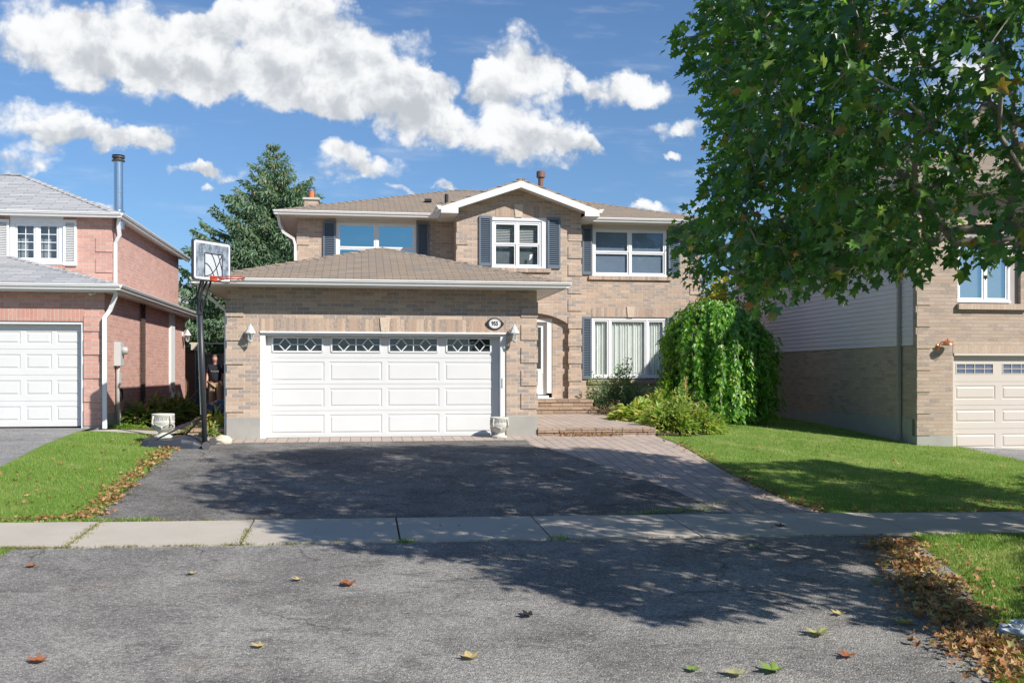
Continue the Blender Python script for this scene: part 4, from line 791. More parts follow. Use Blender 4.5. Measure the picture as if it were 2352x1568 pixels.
# ================================================================== OBJECTS
LAMPW = plain('lamp_white', (.60, .60, .59), .5, .06)
def lantern(px, py, Y, label, m=LAMPW, tilt=0, s=.98, face='y', cat='wall lamp'):
    if face == 'y': x, z = P(px, py, Y); base = (x, Y, z)
    else: y, z = onside(px, py); base = (lx, y, z)
    t = thing('wall_lantern', label, cat, base, 'outdoor wall lanterns beside the doors')
    x, y, z = base; cx, cy = (x, y-.16*s) if face == 'y' else (x+.16*s, y)
    mb = MB(); mb.ball((x, y-.015 if face == 'y' else y, z+.06*s), .05*s, 8, (1, .5, 1.6)); mb.build('back_plate', m, t, smooth=True)
    mb = MB(); mb.tube([(x, y, z+.05*s), (x+(cx-x)*.5, y+(cy-y)*.5, z+.16*s), (x+(cx-x)*.95, y+(cy-y)*.95, z+.19*s), (cx, cy, z+.14*s)], .011*s, 6); mb.build('arm', m, t, smooth=True)
    MB().lathe([(.004, z+.215*s), (.02*s, z+.20*s), (.022*s, z+.175*s), (.05*s, z+.155*s), (.07*s, z+.10*s), (.108*s, z+.035*s), (.112*s, z+.022*s), (.07*s, z+.02*s)], (cx, cy, 0), 8).build('lamp_cap', m, t)
    mb = MB()
    for k in range(6):
        a = 2*pi*k/6; mb.tube([(cx+cos(a)*.075*s, cy+sin(a)*.075*s, z+.03*s), (cx+cos(a)*.042*s, cy+sin(a)*.042*s, z-.13*s)], .006*s, 4)
    mb.lathe([(.045*s, z-.13*s), (.05*s, z-.14*s), (.03*s, z-.165*s), (.008*s, z-.19*s)], (cx, cy, 0), 8); mb.build('lamp_cage', m, t)
    MB().lathe([(.07*s, z+.03*s), (.038*s, z-.13*s)], (cx, cy, 0), 6).build('lamp_glass', GLS, t)
    return t
lantern(577, 768, YG, 'white wall lantern left of the large white garage door')
lantern(1179, 768, YG, 'white wall lantern between the garage door and the entrance porch')
lantern(418, 772, YL, 'clear glass wall lantern on the side of the red brick house', face='x')
# copper bell-shaped fitting and little camera-like sensor on the right house
x, z = P(2163, 792, YR); t = thing('wall_lantern', 'tilted copper coloured wall lantern on the right house', 'wall lamp', (x, YR, z), 'outdoor wall lanterns beside the doors')
MB().tube([(x-.1, YR, z-.05), (x-.12, YR-.06, z-.02), (x-.1, YR-.14, z+.05), (x-.02, YR-.18, z+.07), (x, YR-.18, z+.11)], .014, 6).build('arm', COPPER, t, smooth=True)
MB().ball((x-.1, YR-.01, z-.05), .055, 8, (1, .4, 1.3)).build('back_plate', COPPER, t, smooth=True)
MB().lathe([(.012, z+.14), (.02, z+.12), (.05, z+.09), (.09, z+.04), (.15, z-.005), (.14, z-.015)], (x+.03, YR-.18, 0), 14).build('lamp_cap', COPPER, t, smooth=True)
MB().lathe([(.06, z-.01), (.075, z-.09), (.05, z-.14), (.01, z-.15)], (x+.03, YR-.18, 0), 12).build('lamp_glass', GLS, t)
# house number plaque
x, z = P(1136, 743.6, YG); t = thing('house_number_plaque', 'oval black and white 955 house number plaque above the garage door corner', 'house number', (x, YG, z))
mb = MB(); pts = []
for i in range(48):
    a = 2*pi*i/48; k = 1+.09*abs(cos(a))**8; rx_, rz0 = .172, .128; pts.append((x+cos(a)*rx_*(1+.16*abs(cos(a))**14), YG-.03, z+sin(a)*rz0))
mb.extr(pts, (0, .03, 0)).build('plaque_frame', BRONZE, t, bevel=.006, fix=True)
MB().extr([(x+cos(2*pi*i/40)*.125, YG-.037, z+sin(2*pi*i/40)*.102) for i in range(40)], (0, .01, 0)).build('plaque_face', WHITE, t, fix=True)
mb = MB(); ring = [(x+cos(2*pi*i/40)*.113, YG-.039, z+sin(2*pi*i/40)*.09) for i in range(41)]; mb.tube(ring, .0025, 4, cap=False); mb.build('plaque_ring', BLACKL, t)
def letters(txt, x, y, z, size, m, parent, sx=1, name='digits', bold=.004, rotz=0):
    cu = bpy.data.curves.new(name, 'FONT'); cu.body = txt; cu.size = size; cu.align_x = 'CENTER'; cu.align_y = 'CENTER'; cu.extrude = .002; cu.offset = bold
    o = bpy.data.objects.new(name+'_tmp', cu); COL.objects.link(o); dg = bpy.context.evaluated_depsgraph_get(); me = bpy.data.meshes.new_from_object(o.evaluated_get(dg)); bpy.data.objects.remove(o)
    me.materials.clear(); me.materials.append(m); q = bpy.data.objects.new(name, me); COL.objects.link(q); q.parent = parent; off = world_loc(parent)
    q.location = (x-off.x, y-off.y, z-off.z); q.rotation_euler = (pi/2, 0, rotz); q.scale = (sx, 1, 1); return q
letters('955', x, YG-.041, z, .125, BLACKL, t, .78)
# security camera
x, z = P(214, 676, YL); t = thing('security_camera', 'small white security camera under the left garage eave', 'security camera', (x, YL, z))
MB().lathe([(.028, -.0), (.03, .1), (.02, .11)], (0, 0, 0), 12, 'y').build('camera_body', WHITE, t); c_ = t.children[0]; c_.location = (-.03, -.14, -.01); c_.rotation_euler = (radians(15), 0, radians(-35))
for i, v in enumerate(c_.data.vertices): v.co = v.co+world_loc(t)
MB().tube([(x, YL-.1, z), (x+.03, YL, z+.03)], .012, 6).lathe([(.03, 0), (.03, .01)], (x+.03, YL-.01, z+.03), 10, 'y').build('bracket', WHITE, t)
# meter, conduit, box, cable coil on the red house
y0, z0 = onside(254, 840); y1, z1 = onside(276, 789); ym = (y0+y1)/2
t = thing('electricity_meter', 'grey electricity meter box with round glass dial on the red brick side wall', 'meter', (lx, ym, z0))
MB().box(lx, lx+.14, ym-.16, ym+.16, z0, z1+.02).build('meter_box', GREYB, t, bevel=.01)
MB().lathe([(.085, .0), (.085, .05), (.075, .10), (.05, .12), (.01, .125)], (lx+.14, ym+.02, z1-.16), 18, 'x').build('dial', plain('meter_glass', (.45, .45, .42), .15, .2, 30, spec=.8), t, smooth=True)
MB().tube([(lx+.07, ym-.04, z0), (lx+.06, ym-.04, z0-.1), (lx+.06, ym-.04, G(lx, ym)+.03)], .038, 10).build('conduit', GREYB, t, smooth=True)
y2, z2 = onside(266, 870); MB().box(lx, lx+.08, ym+.02, ym+.2, z2-.13, z2+.14).build('junction_box', GREYB, t, bevel=.006)
y2, z2 = onside(268, 907); t = thing('cable_coil', 'coil of black cable hanging under the meter boxes', 'cable', (lx, ym+.1, z2))
for k in range(4):
    MB().tube([(lx+.09+.012*(k % 2), ym+.1+cos(2*pi*i/24)*(.10+.011*k), z2+sin(2*pi*i/24)*(.115+.01*k)) for i in range(25)], .009, 5, cap=False).build('cable', BLACKL, t, smooth=True)
# lattice trellis
ya, za = onside(316, 932); yb2, zb2 = onside(332, 700); yc3 = (ya+yb2)/2; w_ = .2
t = thing('trellis', 'narrow dark brown wooden lattice trellis on the red brick side wall', 'trellis', (lx, yc3, za))
mb = MB(); DK = plain('dark_wood', (.07, .045, .035), .8, .2); hh = zb2-za; n = 15
for s in (-1, 1): mb.tube([(lx+.05, yc3+s*w_+.02*sin(i*2.1), za+hh*i/30) for i in range(31)], .012, 4)
for i in range(-1, n*2):
    za_ = za+hh*i/(n*2)
    for s in (-1, 1):
        p0 = (lx+.045+.012*s, yc3-s*w_, max(za, za_)); p1 = (lx+.045+.012*s, yc3+s*w_, min(zb2, za_+hh*4.2/(n*2))); mb.tube([p0, p1], .009, 4)
mb.build('lattice', DK, t)
# fences between the houses
WOODB = plain('brown_fence_wood', (.26, .15, .085), .85, .25, 7); WOODG = plain('weathered_fence_wood', (.17, .16, .155), .9, .25, 7); WOODC = plain('cream_post', (.55, .50, .38), .8, .1)
def fence(p0, p1, ztop, zbot, m, label, bw=.14):
    p0, p1 = Vector(p0), Vector(p1); d = p1-p0; Ln = d.length; d.normalize(); nn = Vector((-d.y, d.x)); t = thing('fence', label, 'fence', (p0.x, p0.y, zbot)); n = max(2, int(Ln/bw)); w = Ln/n
    mb = MB()
    for i in range(n):
        a = p0+d*(w*i+.006); b_ = p0+d*(w*(i+1)-.006); h = random.uniform(-.008, .008); o = nn*(.012*(i % 2))
        mb.extr([(a.x+o.x, a.y+o.y, zbot), (b_.x+o.x, b_.y+o.y, zbot), (b_.x+o.x, b_.y+o.y, ztop+h), (a.x+o.x, a.y+o.y, ztop+h)], (nn.x*.02, nn.y*.02, 0))
    mb.build('boards', m, t, fix=True)
    a, b_ = p0-nn*.03, p1-nn*.03; MB().extr([(a.x, a.y, ztop), (b_.x, b_.y, ztop), (b_.x, b_.y, ztop+.05), (a.x, a.y, ztop+.05)], (nn.x*.1, nn.y*.1, 0)).build('top_rail', m, t, fix=True)
    return t
Yf = 32.6
fence((PX(411, 31.2), 31.2), (PX(449, 33.2), 33.2), PZ(806, PX(430, 32), 32), CAMZ-1.3, WOODB, 'sunlit brown board fence beside the back corner of the red house', .1)
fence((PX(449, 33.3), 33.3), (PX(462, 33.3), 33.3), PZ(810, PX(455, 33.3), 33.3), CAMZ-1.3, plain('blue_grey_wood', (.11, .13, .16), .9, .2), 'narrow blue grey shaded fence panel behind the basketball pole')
fence((PX(463, Yf+.6), Yf+.6), (PX(560, Yf+.6), Yf+.6), PZ(815, PX(490, Yf), Yf), CAMZ-1.3, WOODG, 'weathered grey gate of wide boards behind the standing person')
x0, z0 = P(441, 806, 34); t = thing('arbour', 'cream post and thin rail rising above the back fence', 'arbour', (x0, 34.2, CAMZ-1.2)); x1 = PX(530, 34.2)
MB().box(x0-.05, x0+.14, 34.1, 34.3, CAMZ-1.2, PZ(790, x0, 34.2)).build('post', WOODC, t); MB().box(x0-.1, x1, 34.12, 34.24, PZ(790, x0, 34.2), PZ(786.5, x0, 34.2)).build('rail', WOODC, t)
# ------------------------------------------------------------------ basketball hoop
hx, hy = GP(471, 1031); hz = G(hx, hy); t = thing('basketball_hoop', 'portable black basketball hoop with grey backboard on the driveway edge', 'basketball hoop', (hx, hy, hz))
nx, ny = .80, -.60; wx, wy = .60, .80
def hp(px, py, dY=0.0): a, b_ = P(px, py, hy+dY); return (a, hy+dY, b_)
pt0 = hp(458.5, 672); MB().tube([(hx, hy, hz+.01), pt0], .048, 14).build('pole', DARKM, t, smooth=True)
bc = Vector(hp(487.5, 600, -.15)); bw, bh = .47, .375
def bb(u, v, d=0): return (bc.x+wx*u*bw+nx*d, bc.y+wy*u*bw+ny*d, bc.z+v*bh)
def rrect(a, b_, r, n=4):
    out = []
    for cx, cy, s0 in ((a-r, b_-r, 0), (-a+r, b_-r, 90), (-a+r, -b_+r, 180), (a-r, -b_+r, 270)):
        out += [(cx+r*cos(radians(s0+90*k/n)), cy+r*sin(radians(s0+90*k/n))) for k in range(n+1)]
    return out
V3 = Vector((nx, ny, 0))
MB().extr([bb(a, b_, -.045) for a, b_ in rrect(1, 1, .12)], V3*.045).build('backboard_frame', plain('frame_dark', (.06, .065, .08), .45, .1), t, fix=True)
MB().extr([bb(a, b_, .0005) for a, b_ in rrect(.95, .93, .1)], V3*.006).build('backboard_border', WHITE, t, fix=True)
m, nt, b = mat('backboard_panel'); p = pos(nt); setc(nt, b, MIX(nt, SS(nt, NOI(nt, VM(nt, 'MULTIPLY', p, (1, 1, .6)), 9, 4, .6), .35, .65), (.10, .125, .16), (.34, .385, .43)), .35)
MB().extr([bb(a, b_, .007) for a, b_ in rrect(.87, .82, .03)], V3*.003).build('backboard_panel', m, t, fix=True)
m, nt, b = mat('target_square'); p = pos(nt); setc(nt, b, MIX(nt, NOI(nt, p, 7, 3), (.42, .46, .50), (.60, .63, .66)), .4)
q0, q1, r0, r1 = -.42, .50, -.80, .36
MB().extr([bb(a, b_, .0105) for a, b_ in ((q0, r0), (q1, r0), (q1, r1), (q0, r1))], V3*.002).build('target_square', m, t, fix=True)
mb = MB()
def ln(pts, r=.010): mb.tube([bb(a, b_, .014) for a, b_ in pts], r, 4)
ln([(q0, r0), (q0, r1)]); ln([(q0, r1), (q1, r1)]); ln([(q1, r1), (q1, r0)])
ln([(q0+.01+i/14*.5, -.14-(i/14)**2*.66) for i in range(15)]); ln([(-.12+i/14*.42, r1-(i/14)**1.7*1.15) for i in range(15)]); ln([(q0+.03+.86*(i/14), r0+.05+1.05*(i/14)**2.2) for i in range(15)]); ln([(.24+.24*(i/10), r1-.75*(i/10)**1.5) for i in range(11)])
mb.build('ball_outline', BLACKL, t)
rc = Vector(bb(.0, -.86, .06)); RC = rc+V3*.42
mb = MB(); mb.tube([(RC.x+.228*cos(2*pi*i/36), RC.y+.228*sin(2*pi*i/36), RC.z) for i in range(37)], .010, 8, cap=False)
mb.tube([tuple(rc+Vector((wx, wy, 0))*.1), tuple(RC+V3*-.05+Vector((wx, wy, 0))*.215)], .008, 6); mb.tube([tuple(rc-Vector((wx, wy, 0))*.1), tuple(RC+V3*-.05-Vector((wx, wy, 0))*.215)], .008, 6)
mb.tube([tuple(rc+Vector((0, 0, -.07))), tuple(RC+V3*-.22+Vector((0, 0, -.01)))], .008, 6)
mb.tube([(RC.x+.22*cos(a), RC.y+.22*sin(a), RC.z-.05+.02*sin(3*a)) for a in [2*pi*i/36 for i in range(37)]], .005, 5, cap=False); mb.build('rim', ORANGE, t, smooth=True)
mb = MB(); mb.extr([tuple(rc+Vector((wx, wy, 0))*a*.07+Vector((0, 0, b_*.05))-V3*.07) for a, b_ in ((-1, -1), (1, -1), (1, 1), (-1, 1))], V3*.08); mb.build('rim_bracket', ORANGE, t, fix=True, bevel=.008)
for u in (-.5, .15):
    for k, (v, zz) in enumerate(((-.55, 0), (-.95, .35))):
        a = Vector(pt0)+Vector((wx, wy, 0))*(u*.12)+Vector((0, 0, -.05-zz)); e = bb(u*.6-.05, v, -.05); MB().tube([tuple(a), e], .021, 6).build('support_arm', DARKM, t)
MB().box(pt0[0]-.05, pt0[0]+.05, hy-.06, hy+.06, pt0[2]-.42, pt0[2]-.1).build('clamp', DARKM, t, bevel=.01)
# wheeled base
def onp(px, py, dY=0): return Vector(hp(px, py, dY))
bx0_, by0_ = GP(322, 1027); bdir = Vector((hx+.12-bx0_, hy-.1-by0_, 0)); BL_ = bdir.length; bdir.normalize(); bnn = Vector((-bdir.y, bdir.x, 0)); mb = MB()
prof = [(0, .02, .0), (0, .13, 0), (.3, .165, .02), (.6, .17, .03), (.85, .13, .08), (1, .06, .18), (1, .02, .2)]
def bpt(u, w, z): q_ = Vector((bx0_, by0_, 0))+bdir*(u*BL_*.93)+bnn*(w*.78-.02); return (q_.x, q_.y, G(q_.x, q_.y)+z)
sec = []
for u, hgt, ins in [(0, .05, .07), (.02, .12, .03), (.12, .15, .0), (.45, .155, 0), (.62, .19, .02), (.8, .15, .06), (.93, .1, .12), (.97, .05, .16)]:
    sec.append([bpt(u, ins, .012), bpt(u, ins+.01, hgt*.62), bpt(u, ins+.06, hgt), bpt(u, .5, hgt+.02), bpt(u, .94-ins, hgt), bpt(u, .99-ins, hgt*.62), bpt(u, 1-ins, .012)])
vs = [p_ for s_ in sec for p_ in s_]; mb.add(vs, [(i*7+k, (i+1)*7+k, (i+1)*7+k+1, i*7+k+1) for i in range(7) for k in range(6)]+[(0, 1, 2, 3, 4, 5, 6), tuple(range(55, 48, -1))])
mb.build('base_tank', BLKP, t, smooth=False, fix=True, bevel=.012)
for w in (.0, .86):
    c_ = bpt(1.0, w, .075); MB().lathe([(.03, -.03), (.07, -.03), (.075, -.02), (.075, .02), (.07, .03), (.03, .03)], c_, 16, 'y').build('wheel', plain('wheel_rubber', (.09, .09, .09), .6), t)
a = hp(465.5, 956); MB().tube([a, bpt(.18, .06, .12)], .017, 8).build('strut', DARKM, t); MB().tube([a, bpt(.55, .95, .17)], .017, 8).build('strut', DARKM, t)
mb = MB(); mb.tube([hp(461, 952, -.05), hp(451.5, 700, -.05)], .008, 5); mb.build('crank_rod', METAL, t)
# ------------------------------------------------------------------ urns
def urn(x, y, z, s, label):
    t = thing('stone_urn', label, 'urn', (x, y, z), 'pale stone garden urns')
    mb = MB(); mb.extr([(x+cos(pi/4*k+pi/8)*.17*s, y+sin(pi/4*k+pi/8)*.17*s, z) for k in range(8)], (0, 0, .035*s)); mb.lathe([(.155*s, z+.035*s), (.12*s, z+.06*s), (.085*s, z+.08*s), (.08*s, z+.10*s)], (x, y, 0), 28); mb.build('foot', CAST, t, fix=True)
    MB().lathe([(.08*s, z+.10*s), (.14*s, z+.15*s), (.185*s, z+.22*s), (.2*s, z+.28*s), (.203*s, z+.30*s), (.197*s, z+.31*s), (.197*s, z+.40*s), (.203*s, z+.41*s), (.205*s, z+.43*s), (.198*s, z+.445*s), (.18*s, z+.44*s), (.175*s, z+.38*s), (.01, z+.36*s)], (x, y, 0), 36).build('bowl', CAST, t, smooth=True)
    mb = MB(); R = .2*s
    for k in range(18):
        a0 = 2*pi*k/18; da = 2*pi/18
        def q(u, v): a = a0+da*u; return (x+R*cos(a), y+R*sin(a), z+(.325+.06*v)*s)
        mb.tube([q(0, 0), q(0, 1), q(.8, 1), q(.8, .25), q(.4, .25), q(.4, .6)], .0045*s, 4)
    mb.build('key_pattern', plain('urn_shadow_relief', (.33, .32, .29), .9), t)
    mb = MB()
    for k in range(4):
        a = 2*pi*k/4-pi/2-.75; c_ = lambda rr_, zz, da=0: (x+rr_*s*cos(a+da), y+rr_*s*sin(a+da), z+zz*s)
        mb.tube([c_(.21, .41), c_(.225, .34), c_(.235, .28), c_(.22, .25), c_(.2, .26)], [.018*s, .016*s, .02*s, .022*s, .012*s], 6)
        mb.tube([c_(.2, .27, .12), c_(.2, .235, .4), c_(.19, .205, .78), c_(.2, .235, 1.16), c_(.2, .27, 1.44)], .009*s, 5); mb.ball(c_(.185, .2, .78), .022*s, 6, (1, 1, 1.5)); mb.ball(c_(.165, .165, .78), .014*s, 6, (1, 1, 1.6))
    mb.build('relief', CAST, t, smooth=True)
x, y = GP(1147, 1003); x = PX(1147, YG-.26); urn(x, YG-.26, G(x, YG-.26)+.006, .97, 'pale stone urn standing at the right end of the garage door')
q_ = bpt(.28, .45, .165); s_ = 1.0; urn(q_[0], q_[1], q_[2]-.012, 1.02, 'weathered stone urn standing on the black basketball hoop base')
# ------------------------------------------------------------------ bags, stones, odds and ends
def lump(name, c, r, m, label, cat, n=22, amp=.25, sc=(1, 1, 1), seed=0, group=None):
    mb = MB(); mb.ball((0, 0, 0), 1, n); o = mb.build(name, m, None, smooth=True); rg_ = random.Random(seed); ph = [(rg_.uniform(2, 7), rg_.uniform(2, 7), rg_.uniform(2, 7), rg_.uniform(0, 6)) for _ in range(7)]
    for v in o.data.vertices:
        d = v.co.normalized(); k = 1+amp*sum(abs(sin(a*d.x+b_*d.y+c2*d.z+e)) for a, b_, c2, e in ph)/7-amp*.5; v.co = Vector((d.x*r*k*sc[0], d.y*r*k*sc[1], d.z*r*k*sc[2]))
    o.location = c; tag(o, label, cat, group); return o
BAG = plain('dark_blue_bag', (.012, .022, .06), .22, .3, 9, spec=.8)
x, z = P(503, 944, 28.5); lump('garbage_bag', (x, 28.5, z), .33, BAG, 'shiny dark blue bin bag heaped on top beside the garage corner', 'bin bag', amp=.5, sc=(1.1, 1, .55), seed=3, group='dark bin bags by the garage')
x, z = P(484, 962, 27.8); lump('garbage_bag', (x, 27.8, G(x, 27.8)+.13), .3, BAG, 'black bin bag slumped on the ground nearest the basketball pole', 'bin bag', amp=.5, sc=(1.1, 1, .7), seed=5, group='dark bin bags by the garage')
x, z = P(508, 962, 27.9); lump('garbage_bag', (x, 27.9, G(x, 27.9)+.16), .34, BAG, 'dark bin bag under the top one against the garage wall', 'bin bag', amp=.5, sc=(1.1, 1, .8), seed=8, group='dark bin bags by the garage')
x, y = GP(512, 1019); lump('rock', (x, y, G(x, y)+.05), .13, plain('pale_rock', (.60, .53, .42), .9, .1, 9, bump=.5), 'pale pointed rock at the corner of the driveway', 'rock', amp=.5, sc=(1.25, .8, .85), seed=12)
x, y = GP(2338, 1472); PLAS = plain('clear_plastic', (.50, .54, .56), .15, .25, 14, spec=.9); lump('plastic_bag', (x+.02, y, G(x, y)+.07), .10, PLAS, 'crumpled clear plastic bag lying in the leaves at the right edge', 'plastic bag', amp=1.3, sc=(1.3, 1, .7), seed=21)
for p_ in bpy.data.objects['plastic_bag'].data.polygons: p_.use_smooth = False
for v in bpy.data.objects['plastic_bag'].data.vertices: v.co *= random.uniform(.72, 1.25)
# stone edging by the garage corner planting
mb = MB(); ya = 21.15; t = thing('stone_edging', 'reddish stone blocks edging the small bed left of the garage', 'edging', (PX(470, ya), ya, CAMZ-1.33))
xx = PX(425, ya); mb = MB()
while xx < PX(519, ya)-.2: w = random.uniform(.3, .45); mb.box(xx, min(xx+w-.01, gx0-.02), ya, ya+.22, CAMZ-1.4, CAMZ-1.21); mb.box(xx+.1, min(xx+w+.08, gx0-.02), ya-.02, ya+.2, CAMZ-1.2, CAMZ-1.12); xx += w
mb.build('stone_block', STONE, t, bevel=.012)
# ------------------------------------------------------------------ the person between the houses
def skin(name, nodes, edges, m, parent, root=0, sub=2):
    """nodes: list of (pos, radius)"""
    me = bpy.data.meshes.new(name); bm = bmesh.new(); lay = bm.verts.layers.skin.verify(); off = world_loc(parent); vs = []
    for i, (p_, r) in enumerate(nodes):
        v = bm.verts.new(Vector(p_)-off); rr_ = r if isinstance(r, tuple) else (r, r); v[lay].radius = rr_; v[lay].use_root = (i == root); vs.append(v)
    for a, b_ in edges: bm.edges.new((vs[a], vs[b_]))
    bm.to_mesh(me); bm.free(); o = bpy.data.objects.new(name, me); COL.objects.link(o); o.parent = parent; me.materials.append(m)
    sk = o.modifiers.new('skin', 'SKIN'); sk.use_smooth_shade = True; sb = o.modifiers.new('sub', 'SUBSURF'); sb.levels = sub; sb.render_levels = sub; return o
pY = 31.0; px_ = PX(495, pY); pg = PZ(944, px_, pY); k = (PZ(815, px_, pY)-pg)/1.78
T = thing('person', 'person in dark t-shirt and beige trousers standing by the back gate', 'person', (px_, pY, pg))
def q(x, y, z): return (px_+x*k, pY+y*k, pg+z*k)
nodes = [(q(0, 0, .95), .12), (q(0, 0, 1.12), .115), (q(0, .0, 1.32), (.15, .11)), (q(0, .01, 1.46), .07), (q(0, 0, 1.52), .052), (q(0, -.01, 1.62), .085), (q(0, -.01, 1.70), .088), (q(0, 0, 1.76), .05),
 (q(.19, 0, 1.43), .058), (q(.25, .01, 1.16), .043), (q(.27, -.06, .93), .032), (q(.272, -.085, .86), (.036, .02)),
 (q(-.19, 0, 1.43), .058), (q(-.25, .01, 1.16), .043), (q(-.25, -.08, .93), .032), (q(-.25, -.105, .86), (.036, .02)),
 (q(.10, 0, .86), .09), (q(.12, -.01, .48), .06), (q(.13, .02, .09), .042), (q(.14, -.10, .04), .035), (q(-.10, 0, .86), .09), (q(-.12, -.01, .48), .06), (q(-.13, .02, .09), .042), (q(-.15, -.10, .04), .035),
 (q(0, -.105, 1.64), .018), (q(.085, 0, 1.64), .02), (q(-.085, 0, 1.64), .02)]
edges = [(0, 1), (1, 2), (2, 3), (3, 4), (4, 5), (5, 6), (6, 7), (2, 8), (8, 9), (9, 10), (10, 11), (2, 12), (12, 13), (13, 14), (14, 15), (0, 16), (16, 17), (17, 18), (18, 19), (0, 20), (20, 21), (21, 22), (22, 23), (5, 24), (5, 25), (5, 26)]
for base, s in ((11, 1), (15, -1)):
    bx_, by_ = (.272, -.085) if s > 0 else (-.25, -.105)
    for fi, (dx, ln_) in enumerate(((-.027, .07), (-.009, .08), (.009, .075), (.026, .06))):
        i0 = len(nodes); nodes += [(q(bx_+dx*.3, by_-.008+dx, .82), .009), (q(bx_, by_-.012+dx, .82-ln_*.5), .0085), (q(bx_-s*.012, by_-.008+dx, .82-ln_), .0075)]; edges += [(base, i0), (i0, i0+1), (i0+1, i0+2)]
    i0 = len(nodes); nodes += [(q(bx_-s*.02, by_-.04, .845), .010), (q(bx_-s*.03, by_-.055, .80), .009)]; edges += [(base, i0), (i0, i0+1)]
skin('body', nodes, edges, SKIN, T, sub=1)
skin('trousers', [(q(0, 0, .98), (.16, .15)), (q(.105, 0, .86), .105), (q(.12, -.01, .48), .085), (q(.135, .02, .08), .075), (q(-.105, 0, .86), .105), (q(-.12, -.01, .48), .085), (q(-.135, .02, .08), .075)], [(0, 1), (1, 2), (2, 3), (0, 4), (4, 5), (5, 6)], plain('beige_cloth', (.36, .265, .17), .9, .1), T)
skin('t_shirt', [(q(0, 0, .86), (.175, .165)), (q(0, 0, 1.12), (.165, .16)), (q(0, 0, 1.34), (.19, .165)), (q(0, .01, 1.47), (.085, .085)), (q(.20, 0, 1.42), .07), (q(.255, .01, 1.18), .062), (q(-.20, 0, 1.42), .07), (q(-.255, .01, 1.18), .062)], [(0, 1), (1, 2), (2, 3), (2, 4), (4, 5), (2, 6), (6, 7)], plain('black_cloth', (.012, .014, .022), .9, .1), T)
mb = MB()
for i in range(9): xa = -.11+i*.026; mb.tube([q(xa, -.172, 1.25+.02*sin(i*2.2)), q(xa+.02, -.172, 1.27+.02*cos(i*1.7))], .007, 4)
mb.build('shirt_print', plain('print_grey', (.45, .45, .45), .8), T)
mb = MB(); mb.ball(q(0, .012, 1.70), .098*k, 10, (1, 1.02, .98)); o = mb.build('hair', plain('grey_brown_hair', (.20, .13, .09), .8), T, smooth=True)
mb = MB(); mb.ball(q(.032, -.088, 1.665), .011, 6); mb.ball(q(-.032, -.088, 1.665), .011, 6); mb.build('eyes', BLACKL, T)
mb = MB(); mb.tube([q(-.025, -.09, 1.60), q(0, -.096, 1.597), q(.025, -.09, 1.60)], .005, 5); mb.build('mouth', plain('lips', (.35, .13, .11), .5), T)
SHOE = plain('shoe', (.05, .05, .05), .6)
for s in (-1, 1): MB().ball(q(s*.14, -.06, .045), .06, 8, (.85, 2.1, .75)).build('shoe', SHOE, T, smooth=True)
# ================================================================== VEGETATION
def tri_grass(name, region, dens, h, m, label, cat='grass'):
    """region: (x0,x1,y0,y1,test) ; blades as one stuff object"""
    P_ = []
    for (x0, x1, y0, y1, test, dn) in region:
        n = int((x1-x0)*(y1-y0)*dn*dens); x = rng.uniform(x0, x1, n); y = rng.uniform(y0, y1, n); k = test(x, y); P_.append(np.stack([x[k], y[k]], 1))
    P_ = np.concatenate(P_); n = len(P_); z = Gv(P_[:, 0], P_[:, 1])+.008
    tip = rvec(n)*.55; tip[:, 2] = np.abs(tip[:, 2])+.75; s = h*rng.uniform(.5, 1.25, n)
    return tag(scatter(name, BLADE, np.column_stack([P_, z]), tip, rvec(n), s, m, wid=rng.uniform(.004, .009, n)*1.3), label, cat, kind='stuff')
GRASS = leafm('grass_blade', [(0, (.10, .21, .03)), (.4, (.15, .28, .04)), (.75, (.22, .34, .06)), (.93, (.31, .37, .10)), (1, (.46, .41, .20))], .3, .5, 1.3, .3)
vi = lambda f: np.vectorize(f)
ip = lambda f, lo, hi: (lambda tb: (lambda y: np.interp(y, tb[0], tb[1])))((np.linspace(lo, hi, 60), [f(v) for v in np.linspace(lo, hi, 60)]))
lwx = ip(LWX, 13.2, 20.95); lf = itp([(13.2, -6.2), (16.6, -5.6), (20.7, -5.3)]); lfx = ip(lf, 13.2, 20.8); ap = ip(LNR, 5.9, 11.7)
bd = itp([(20.7, 6.9), (21.5, 8.0), (23, 8.6), (24.5, 7.2), (30, 7.2)]); bdx = ip(bd, 20.7, 30)
tri_grass('grass', [(-6.2, -3.42, 13.24, 16.5, lambda x, y: x > lfx(y), 2200), (-5.7, -3.42, 16.5, 20.7, lambda x, y: (x > lfx(y)) & (x < -3.45-.15*np.maximum(0, y-19)), 1500)], 1, .052, GRASS, 'bright green lawn grass left of the driveway')
tri_grass('grass', [(6.1, 13.4, 13.24, 16.5, lambda x, y: x > lwx(y)+.02, 1500), (6.1, 13.4, 16.5, 20.75, lambda x, y: x > lwx(y)+.02, 900), (6.9, 12.25, 20.7, 28, lambda x, y: x > bdx(y), 500)], 1, .05, GRASS, 'lawn grass sloping from the walk to the right house')
tri_grass('grass', [(4.3, 9.5, 6.2, 11.68, lambda x, y: x > ap(y)+.05, 3300)], 1, .055, GRASS, 'lawn grass in the near right corner between walk and street')
tri_grass('grass', [(-4.6, -3.8, 9.5, 11.66, lambda x, y: x > -9, 2600)], 1, .06, GRASS, 'grass edge at the far left below the sidewalk')
